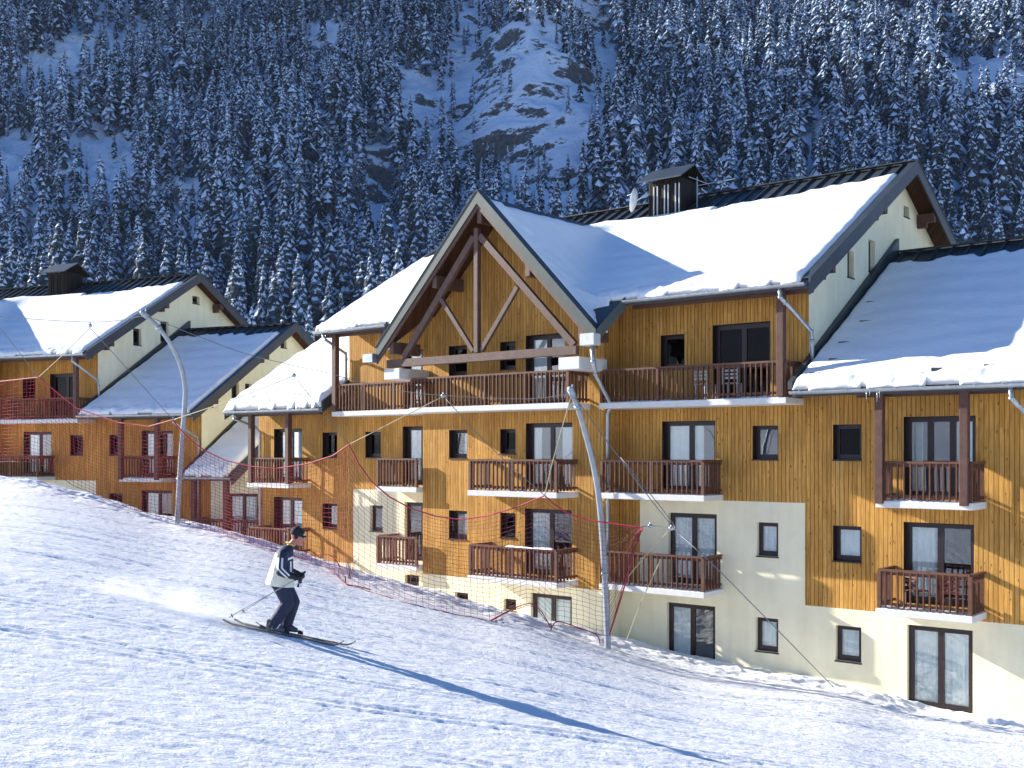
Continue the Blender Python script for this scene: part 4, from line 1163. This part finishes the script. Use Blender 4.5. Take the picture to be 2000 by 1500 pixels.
line([n_682, RG(760, 828), RG(866, 774)], .012, 'rope', 'pale tie rope rising from the middle net peak to the central balcony', 'rope')
line([RG(866, 774), RG(965, 880), n_1064], .010, 'cable', 'thin wire slanting down to the net peak left of the near mast')
line([n_1064, RG(1080, 900), H2], .013, 'rope', 'pale tie rope from the near mast head down to the net peak at its left', 'rope')
line([H2, at(1209, 893, 28.6), at(1313, 1028, 27.6), at(1400, 1110, 26.4), gp(1628, 1343)], .012, 'cable', 'long straight guy wire from the near mast head down to the snow at the right')
line([at(1212, 893, 28.9), at(1313, 1020, 28.2), at(1308, 1034, 28.0)], .011, 'cable', 'short doubled guy wire ending at the ring in front of the right french window')
line([n_1250, at(1275, 1026, 28.4), at(1310, 1031, 28.0)], .012, 'cable', 'wire and shackle pulling the net\'s right corner to the ring')
line([NET(1222, 1132), at(1265, 1080, 28.4), at(1310, 1034, 28.0)], .014, 'rope', 'pale rope from the net\'s right edge up to the ring', 'rope')
line([at(1290, 1095, 28.6), at(1255, 1170, 28.8), gp(1224, 1250)], .012, 'rope', 'pale rope slanting down to the snow between the near mast and the french window', 'rope')
for (x, y, Yd, lab) in ((574, 733, None, 'small pulley block on the cable over the snowy left roof'), (176, 636, None, 'small pulley block on the cable at far left'), (866, 773, None, 'small pulley block on the cable under the central balcony'),
                        (1311, 1032, 28.0, 'steel ring joining the guy wires in front of the right french window'), (1270, 1027, 28.5, 'shackle on the wire at the net\'s right corner')):
    p = at(x, y, Yd or Yat(x)); mb = MB(); mb.ball(p, (.07, .04, .06), 8); mb.tube([p + Vector((0, 0, -.03)), p + Vector((0, 0, .1))], .018, 6)
    tag(mb.build('cable_fitting', MT['zinc'], None, smooth=True), lab, 'fitting')
# twigs poking out of the snow
for (x, y, s, lab) in ((684, 1128, 1, 'thin bare twig sticking out of the snow beside the red rope'),):
    p = gp(x, y); mb = MB(); rr = random.Random(4)
    for k in range(6):
        a = Vector((rr.uniform(-.05, .05), 0, -.1)); b_ = a + Vector((rr.uniform(-.12, .12), rr.uniform(-.1, .1), .5)); c_ = b_ + Vector((rr.uniform(-.15, .25), 0, rr.uniform(.1, .4)))
        mb.tube([p + a, p + b_, p + c_], [.008, .006, .002], 4)
    tag(mb.build('twig', BK), lab, 'twig')

# ------------------------------------------------------------------ the skier
Ys = ray_ground(548, 1237)
FP = at(548, 1237, Ys); FP.z = ground1(FP.x, FP.y)
AZ = R(6)
K = empty('person', FP, AZ)
fwd = Vector((math.cos(AZ), math.sin(AZ)))
slope = (ground1(FP.x + fwd.x, FP.y + fwd.y) - ground1(FP.x - fwd.x, FP.y - fwd.y)) / 2
def sk(x): return slope * x
def cmat(name, fn, rough=.7):
    m, nt, b = new_mat(name)
    tc = nt.nodes.new('ShaderNodeTexCoord'); sp = nt.nodes.new('ShaderNodeSeparateXYZ'); L(nt, tc.outputs['Object'], sp.inputs[0])
    def M(op, a, b_=0.0):
        n = nt.nodes.new('ShaderNodeMath'); n.operation = op
        for i, v in enumerate((a, b_)):
            if isinstance(v, (int, float)): n.inputs[i].default_value = v
            else: L(nt, v, n.inputs[i])
        return n.outputs[0]
    col = fn(nt, sp.outputs['X'], sp.outputs['Y'], sp.outputs['Z'], M)
    L(nt, col, b.inputs['Base Color']); b.inputs['Roughness'].default_value = rough
    n = nd(nt, 'ShaderNodeTexNoise', Scale=9.0, Detail=4.0); L(nt, tc.outputs['Object'], n.inputs['Vector'])
    bp = nd(nt, 'ShaderNodeBump', Strength=.8, Distance=.04); L(nt, n.outputs['Fac'], bp.inputs['Height']); L(nt, bp.outputs['Normal'], b.inputs['Normal'])
    return m
NAVY = (.018, .022, .055, 1); CREAM = (.90, .86, .70, 1)
def mixc(nt, f, a, b_):
    m = nt.nodes.new('ShaderNodeMix'); m.data_type = 'RGBA'; L(nt, f, m.inputs['Factor'])
    for k, v in (('A', a), ('B', b_)):
        if isinstance(v, tuple): m.inputs[k].default_value = v
        else: L(nt, v, m.inputs[k])
    return m.outputs['Result']
def jack(nt, x, y, z, M):
    yoke = M('GREATER_THAN', M('ADD', z, M('MULTIPLY', x, .55)), 1.225)
    chest = M('MULTIPLY', M('GREATER_THAN', x, .085), M('GREATER_THAN', z, .95))
    nv = M('MAXIMUM', yoke, chest)
    band = M('LESS_THAN', M('ABSOLUTE', M('SUBTRACT', M('SUBTRACT', z, M('MULTIPLY', x, .25)), 1.135)), .018)
    band = M('MULTIPLY', band, M('GREATER_THAN', x, .05))
    vs = M('MULTIPLY', M('LESS_THAN', M('ABSOLUTE', M('SUBTRACT', x, .168)), .010), M('MULTIPLY', M('GREATER_THAN', z, .94), M('LESS_THAN', z, 1.13)))
    hem = M('LESS_THAN', M('ADD', z, M('MULTIPLY', x, .12)), .745)
    nv = M('MAXIMUM', nv, hem)
    wh = M('MAXIMUM', band, vs)
    return mixc(nt, wh, mixc(nt, nv, CREAM, NAVY), (.8, .8, .78, 1))
def slv(nt, x, y, z, M):
    u = M('SUBTRACT', x, M('MULTIPLY', M('MAXIMUM', M('SUBTRACT', 1.05, z), 0.0), .9))
    s1 = M('LESS_THAN', M('ABSOLUTE', M('SUBTRACT', u, -.012)), .017); s2 = M('LESS_THAN', M('ABSOLUTE', M('SUBTRACT', u, .055)), .015)
    s = M('MULTIPLY', M('MAXIMUM', s1, s2), M('LESS_THAN', z, 1.2))
    return mixc(nt, s, NAVY, (.8, .8, .76, 1))
jm = cmat('cream_and_navy_jacket', jack); sm_ = cmat('navy_sleeve_with_stripes', slv)
tm = simple('navy_trousers', (.022, .028, .058), .75, var=.2, scale=7, bump=.5, bscale=12)
skin = simple('skin', (.50, .20, .13), .5, var=.08, scale=10)
black = simple('black_fleece', (.012, .012, .016), .8, var=.3, scale=20, bump=.3)
glv = simple('black_glove', (.012, .013, .02), .6, var=.3, scale=20)
def organic(mb, name, mat, par, vox, sm=4):
    o = mb.build(name, mat, par, smooth=True)
    r = o.modifiers.new('remesh', 'REMESH'); r.mode = 'VOXEL'; r.voxel_size = vox; r.use_smooth_shade = True
    s = o.modifiers.new('smooth', 'SMOOTH'); s.iterations = sm; s.factor = .5
    return o
def limb(mb, pts, rs, n=6):
    P = [Vector(p) for p in pts]; out = []; ro = []
    for i in range(len(P) - 1):
        for k in range(n):
            t = k / n; out.append(P[i].lerp(P[i + 1], t)); ro.append(rs[i] * (1 - t) + rs[i + 1] * t)
    out.append(P[-1]); ro.append(rs[-1]); mb.tube(out, ro, 14)
    for p, r in zip(P, rs): mb.ball(p, r * .99, 12)
hc = Vector((.255, 0, 1.505)); tl = R(14)
def hp(x, y, z):   # head-local point (x forward), nodding down
    return hc + Vector((x * math.cos(tl) + z * math.sin(tl), y, -x * math.sin(tl) + z * math.cos(tl)))
def legs(mb, k, hips=True):
    limb(mb, [(-.01, -.095, .80), (.125, -.115, .49), (-.10, -.115, .16)], [.125 * k, .095 * k, .082 * k])
    limb(mb, [(.01, .095, .80), (.19, .11, .47), (.09, .11, .13)], [.125 * k, .095 * k, .082 * k])
    if hips: mb.loft([((-.01, 0, .72), (.12 * k, 0, 0), (0, .17 * k, 0)), ((-.015, 0, .82), (.15 * k, 0, 0), (0, .19 * k, 0)), ((-.01, 0, .95), (.13 * k, 0, 0), (0, .17 * k, 0))])
# body: head, neck, trunk, arms and legs as one surface
mb = MB()
rings = []
for z, rx, ry, ox in ((-.125, .035, .03, .055), (-.115, .055, .045, .045), (-.09, .072, .055, .03), (-.05, .088, .066, .012), (0, .098, .074, 0), (.05, .10, .077, -.005), (.09, .085, .068, -.01), (.115, .05, .045, -.012), (.122, .02, .02, -.012)):
    rings.append((hp(ox, 0, z), hp(rx, 0, 0) - hc, (0, ry, 0)))
mb.loft(rings)
mb.tube([hp(.088, 0, .02), hp(.112, 0, -.018), hp(.122, 0, -.035), hp(.10, 0, -.046)], [.008, .012, .016, .012], 8)     # nose
mb.tube([hp(.088, -.024, -.072), hp(.098, 0, -.070), hp(.088, .024, -.072)], [.006, .009, .006], 6); mb.tube([hp(.086, -.02, -.085), hp(.094, 0, -.086), hp(.086, .02, -.085)], [.006, .009, .006], 6)  # lips
mb.ball(hp(.078, 0, -.108), (.022, .022, .018), 8)   # chin
for s_ in (-1, 1):
    mb.tube([hp(.07, s_ * .045, .018), hp(.092, s_ * .03, .028), hp(.097, s_ * .012, .024)], .009, 6)
    mb.ball(hp(-.005, s_ * .076, -.015), (.024, .012, .034), 8); mb.ball(hp(.06, s_ * .045, -.03), (.02, .016, .016), 8)
limb(mb, [(.10, 0, 1.30), (.16, 0, 1.37), hp(-.01, 0, -.06)], [.065, .055, .055])
mb.loft([((.0, 0, .85), (.12, 0, 0), (0, .15, 0)), ((.02, 0, 1.05), (.11, 0, 0), (0, .15, 0)), ((.06, 0, 1.22), (.11, 0, 0), (0, .18, 0)), ((.09, 0, 1.31), (.07, 0, 0), (0, .11, 0))])
for s_ in (-1, 1):
    limb(mb, [(.06, s_ * .17, 1.23), (.035, s_ * .295, 1.0), (.20, s_ * .255, .92), (.235, s_ * .245, .905)], [.055, .045, .035, .035])
legs(mb, .8)
body = organic(mb, 'person', skin, None, .009, 3)
body.location = K.location; body.rotation_euler = K.rotation_euler
bpy.data.objects.remove(K); K = body
tag(K, 'skier in cream and navy jacket, navy trousers and black cap gliding to the right', 'person')
# eyes are behind dark glasses; their bright glint is painted separately
mb = MB()
for s_ in (-1, 1): mb.ball(hp(.094, s_ * .032, .012), (.012, .024, .017), 10)
mb.tube([hp(.1, -.012, .018), hp(.103, 0, .02), hp(.1, .012, .018)], .003, 6)
for s_ in (-1, 1): mb.tube([hp(.088, s_ * .055, .016), hp(.05, s_ * .078, .018), hp(0, s_ * .082, .01)], .0035, 6)
mb.build('sunglasses', simple('dark_lens', (.01, .01, .012), .08), K, smooth=True)
mb = MB(); 
for z, rx, ry, ox in ((.018, .112, .088, -.012), (.03, .116, .091, -.008), (.05, .115, .092, -.008), (.075, .108, .088, -.01), (.10, .092, .078, -.014), (.122, .066, .06, -.018), (.14, .03, .03, -.02)):
    mb.loft([(hp(ox, 0, z), hp(rx, 0, 0) - hc, (0, ry, 0)), (hp(ox, 0, z + .022), hp(rx * .97, 0, 0) - hc, (0, ry * .97, 0))])
mb.tube([hp(.09, -.05, .03), hp(.125, -.03, .024), hp(.135, 0, .022), hp(.125, .03, .024), hp(.09, .05, .03)], .012, 8)
for s_ in (-1, 1): mb.ball(hp(-.01, s_ * .08, .0), (.035, .015, .045), 8)
cap = organic(mb, 'cap', black, K, .008, 2)
mb = MB()
for s_ in (-1, 1): mb.ball(hp(.10, s_ * .035, .055), (.014, .022, .014), 8)
mb.build('goggle_glint', simple('pale_glint', (.75, .78, .8), .15), K, smooth=True)  # pale colour of these balls paints the glint on the lenses
mb = MB()
J = [(.135, 1.375, .062, .078), (.12, 1.35, .085, .10), (.085, 1.30, .115, .165), (.06, 1.24, .135, .20), (.045, 1.16, .15, .21), (.03, 1.06, .165, .215), (.012, .95, .185, .225), (0, .84, .21, .235), (-.005, .745, .232, .245)]
mb.loft([((x, 0, z), (rx, 0, -.12 * rx), (0, ry, 0)) for x, z, rx, ry in J])
organic(mb, 'jacket', jm, K, .012, 3)
mb = MB()
mb.loft([(Vector((.142, 0, 1.385)) + Vector((.0, 0, 0)), (.066, 0, -.03), (0, .078, 0)), ((.150, 0, 1.40), (.064, 0, -.03), (0, .076, 0))])
mb.build('collar_trim', simple('yellow_trim', (.75, .6, .03), .6), K, smooth=True)
for s_ in (-1, 1):
    mb = MB(); limb(mb, [(.055, s_ * .175, 1.245), (.03, s_ * .305, .995), (.12, s_ * .27, .945)], [.09, .075, .062]); organic(mb, 'sleeve', sm_, K, .011, 3)
    mb = MB()
    w = Vector((.15, s_ * .25, .935)); h = Vector((.245, s_ * .245, .90))
    limb(mb, [Vector((.09, s_ * .256, .955)), w, h], [.066, .056, .045])
    mb.loft([(h - Vector((.03, 0, -.01)), (.02, 0, .035), (0, .04, 0)), (h + Vector((.03, 0, -.012)), (.012, 0, .038), (0, .045, 0)), (h + Vector((.06, 0, -.025)), (.008, 0, .03), (0, .04, 0))])
    for k in range(4):   # fingers close round the grip
        yy = s_ * (.245 + .036 - k * .024); ln = (.9, 1.0, .96, .78)[k]
        p = [h + Vector((.055, yy - s_ * .245, .012 - .012 * k)), h + Vector((.095 * ln, yy - s_ * .245, -.006 - .01 * k)), h + Vector((.098 * ln, yy - s_ * .245, -.042 - .01 * k)), h + Vector((.066 * ln, yy - s_ * .245, -.058 - .008 * k))]
        mb.tube(p, [.0165, .0155, .0145, .012], 8); [mb.ball(q_, .0145, 8) for q_ in p[1:]]
    p = [h + Vector((.0, -s_ * .035, -.005)), h + Vector((.035, -s_ * .052, -.03)), h + Vector((.068, -s_ * .04, -.045))]
    mb.tube(p, [.018, .0165, .013], 8); mb.ball(p[1], .0165, 8); mb.ball(p[2], .013, 8)
    organic(mb, 'glove', glv, K, .007, 2)
mb = MB(); legs(mb, 1.08); organic(mb, 'trousers', tm, K, .012, 4)
for s_, ax in ((-1, -.10), (1, .09)):
    yb = s_ * .113; zb = sk(ax) + .045
    mb = MB()
    mb.loft([((ax - .03, yb, zb + .17), (.075, 0, 0), (0, .06, 0)), ((ax - .02, yb, zb + .10), (.085, 0, .0), (0, .06, 0)), ((ax + .02, yb, zb + .06), (.13, 0, slope * .13), (0, .055, 0)), ((ax + .04, yb, zb + .0), (.155, 0, slope * .155), (0, .055, 0))])
    mb.tube([(ax - .08, yb, zb + .03 + .01), (ax + .02, yb, zb + .035), (ax + .16, yb, zb + .02 + slope * .1)], [.05, .055, .035], 10)
    organic(mb, 'ski_boot', simple('grey_boot', (.07, .08, .10), .35, var=.3, scale=12) if s_ < 0 else simple('navy_boot', (.03, .04, .08), .35, var=.3, scale=12), K, .009, 2)
    if s_ < 0:
        for dx in (-.02, .06): mbb = MB(); mbb.bar((ax + dx, yb - .062, zb + .03), (ax + dx + .05, yb - .06, zb + .10), .02, .012); mbb.build('buckle', MT['dishm'], K)
    # ski
    S = empty('ski', K.location, K.rotation_euler.z)
    tag(S, 'dark alpine ski under the skier\'s near boot, nearer the camera' if s_ < 0 else 'dark alpine ski under the skier\'s far boot, its tip further ahead', 'ski', 'pair of skis')
    mb = MB(); n = 30; x_0, x_1 = (-.86, .98) if s_ < 0 else (-.72, 1.16)
    top = []; bot = []
    for i in range(n + 1):
        f = i / n; x = x_0 + (x_1 - x_0) * f
        hw = .034 + .018 * (2 * f - 1) ** 2
        if f > .93: hw *= math.sqrt(max(.03, 1 - ((f - .93) / .07) ** 2))
        z = sk(x) + .004 + (.10 * ((f - .90) / .10) ** 2 if f > .90 else 0) + (.04 * ((.06 - f) / .06) if f < .06 else 0)
        top.append((x, yb, z, hw)); 
    vs = []; fs = []
    for x, y, z, hw in top: vs += [(x, y - hw, z + .012), (x, y + hw, z + .012), (x, y + hw, z), (x, y - hw, z)]
    for i in range(n):
        for k in range(4): fs.append((4 * i + k, 4 * i + (k + 1) % 4, 4 * i + 4 + (k + 1) % 4, 4 * i + 4 + k))
    fs += [(0, 3, 2, 1), (4 * n, 4 * n + 1, 4 * n + 2, 4 * n + 3)]
    mb.add(vs, fs); mb.build('ski_board', simple('dark_ski_top', (.03, .035, .05), .3, var=.6, scale=5), S)
    for nm, xa, xb in (('heel_binding', ax - .22, ax - .11), ('toe_binding', ax + .16, ax + .25)):
        mb = MB(); mb.hexa([(xa, yb - .033, sk(xa) + .03), (xb, yb - .033, sk(xb) + .03), (xb, yb + .033, sk(xb) + .03), (xa, yb + .033, sk(xa) + .03)], [(xa + .02, yb - .024, sk(xa) + .085), (xb - .01, yb - .024, sk(xb) + .075), (xb - .01, yb + .024, sk(xb) + .075), (xa + .02, yb + .024, sk(xa) + .085)])
        if 'heel' in nm: mb.bar((xa + .03, yb, sk(xa) + .07), (xa - .05, yb, sk(xa) + .13), .02, .012)
        mb.build(nm, black, S, bevel=.006)
    # pole
    Q_ = empty('ski_pole', K.location, K.rotation_euler.z)
    tag(Q_, 'thin grey ski pole trailing behind from the skier\'s near hand' if s_ < 0 else 'thin grey ski pole trailing behind from the skier\'s far hand', 'ski pole', 'pair of ski poles')
    h = Vector((.295, s_ * .245, .885)); tip = Vector((-.74 if s_ < 0 else -.66, s_ * .36, .31 if s_ < 0 else .27))
    d = (tip - h).normalized()
    mb = MB(); mb.tube([h - d * .02, tip], [.008, .006], 8); mb.build('shaft', MT['zinc'], Q_)
    mb = MB(); mb.tube([h - d * .07, h + d * .07], [.018, .015], 8); mb.ball(h - d * .07, .02, 8); mb.build('grip', black, Q_)
    bk = tip - d * .06
    mb = MB(); mb.tube([bk, bk + d * .012], [.035, .03], 10); mb.build('basket', black, Q_)
    mb = MB(); mb.tube([h - d * .05, h + Vector((.0, 0, -.10)), h + Vector((-.01, 0, -.14))], [.009, .012, .02], 6); mb.build('strap', black, Q_)

# ------------------------------------------------------------------ powder thrown up behind the skis
m = bpy.data.materials.new('powder_cloud'); m.use_nodes = True; nt = m.node_tree; nt.nodes.clear()
out = nt.nodes.new('ShaderNodeOutputMaterial'); pv = nt.nodes.new('ShaderNodeVolumePrincipled')
pv.inputs['Color'].default_value = (.97, .98, 1, 1); pv.inputs['Anisotropy'].default_value = .3
tc = nt.nodes.new('ShaderNodeTexCoord')
gm = nt.nodes.new('ShaderNodeVectorMath'); gm.operation = 'LENGTH'; L(nt, tc.outputs['Object'], gm.inputs[0])
mr = nd(nt, 'ShaderNodeMapRange'); mr.inputs['From Min'].default_value = 1.0; mr.inputs['From Max'].default_value = .2; L(nt, gm.outputs['Value'], mr.inputs['Value'])
mp = nd(nt, 'ShaderNodeMapping'); mp.inputs['Scale'].default_value = (3.5, 1.2, 1.3); L(nt, tc.outputs['Object'], mp.inputs['Vector'])
nz = nd(nt, 'ShaderNodeTexNoise', Scale=1.3, Detail=5.0, Roughness=.6); L(nt, mp.outputs[0], nz.inputs['Vector'])
mr2 = nd(nt, 'ShaderNodeMapRange'); mr2.inputs['From Min'].default_value = .40; mr2.inputs['From Max'].default_value = .75; L(nt, nz.outputs['Fac'], mr2.inputs['Value'])
mu = nt.nodes.new('ShaderNodeMath'); mu.operation = 'MULTIPLY'; L(nt, mr.outputs[0], mu.inputs[0]); L(nt, mr2.outputs[0], mu.inputs[1])
mu2 = nt.nodes.new('ShaderNodeMath'); mu2.operation = 'MULTIPLY'; mu2.inputs[1].default_value = 3.0; L(nt, mu.outputs[0], mu2.inputs[0])
L(nt, mu2.outputs[0], pv.inputs['Density']); L(nt, pv.outputs[0], out.inputs['Volume'])
mb = MB(); mb.ball((0, 0, 0), 1.0, 20)
o = mb.build('powder_snow_cloud', m)
p1 = gp(520, 1236); p2 = gp(190, 1150)
o.location = (p1 + p2) / 2 + Vector((-.15, .05, .0))
dv = p1 - p2; o.rotation_euler = (0, -math.atan2(dv.z, math.hypot(dv.x, dv.y)), math.atan2(dv.y, dv.x))
o.scale = (dv.length / 2 * 1.3, .55, .50)
tag(o, 'puff of powder snow drifting behind the skier', 'powder snow', kind='stuff')

# ------------------------------------------------------------------ light
SAZ = Vector((-.902, .432)); EL = R(SUN_EL)
world = bpy.data.worlds.new('World'); scene.world = world; world.use_nodes = True
nt = world.node_tree; bg = nt.nodes['Background']
sky = nt.nodes.new('ShaderNodeTexSky'); sky.sky_type = 'NISHITA'; sky.sun_disc = False
sky.sun_elevation = EL; sky.sun_rotation = math.atan2(SAZ.x, SAZ.y) ; sky.altitude = 1600; sky.air_density = 1.1; sky.dust_density = .3; sky.ozone_density = 1.5
hs = nd(nt, 'ShaderNodeHueSaturation', Hue=.512, Saturation=1.38, Value=1.0); L(nt, sky.outputs[0], hs.inputs['Color']); L(nt, hs.outputs[0], bg.inputs['Color']); bg.inputs['Strength'].default_value = SKY
sd = bpy.data.lights.new('sun', 'SUN'); so = bpy.data.objects.new('sun', sd); COL.objects.link(so)
sd.energy = SUN; sd.angle = R(.53); sd.color = (1.0, .955, .86)
dirv = Vector((SAZ.x * math.cos(EL), SAZ.y * math.cos(EL), math.sin(EL)))
so.rotation_euler = dirv.to_track_quat('Z', 'Y').to_euler(); so.location = (-60, 30, 60)
scene.view_settings.view_transform = 'Standard'; scene.view_settings.look = 'None'; scene.view_settings.gamma = 1; scene.view_settings.exposure = EXPO
scene.render.engine = 'CYCLES'
scene.cycles.max_bounces = 8; scene.cycles.volume_bounces = 2; scene.cycles.transparent_max_bounces = 12
if RIDGE_TOP: ridge_mesh()

# ------------------------------------------------------------------ the air between the houses and the mountain
if HAZE:
    hm = bpy.data.materials.new('blue_air'); hm.use_nodes = True; nt = hm.node_tree; nt.nodes.clear()
    out = nt.nodes.new('ShaderNodeOutputMaterial'); pv = nt.nodes.new('ShaderNodeVolumePrincipled')
    pv.inputs['Color'].default_value = (.50, .68, 1, 1); pv.inputs['Density'].default_value = HAZE; pv.inputs['Anisotropy'].default_value = .1
    L(nt, pv.outputs[0], out.inputs['Volume'])
    mb = MB(); mb.box((-2000, -1200, -40), (2000, 1900, 560)); hz = mb.build('haze', hm)
    tag(hz, 'thin blue winter air in front of the forested mountain', 'haze', kind='stuff')
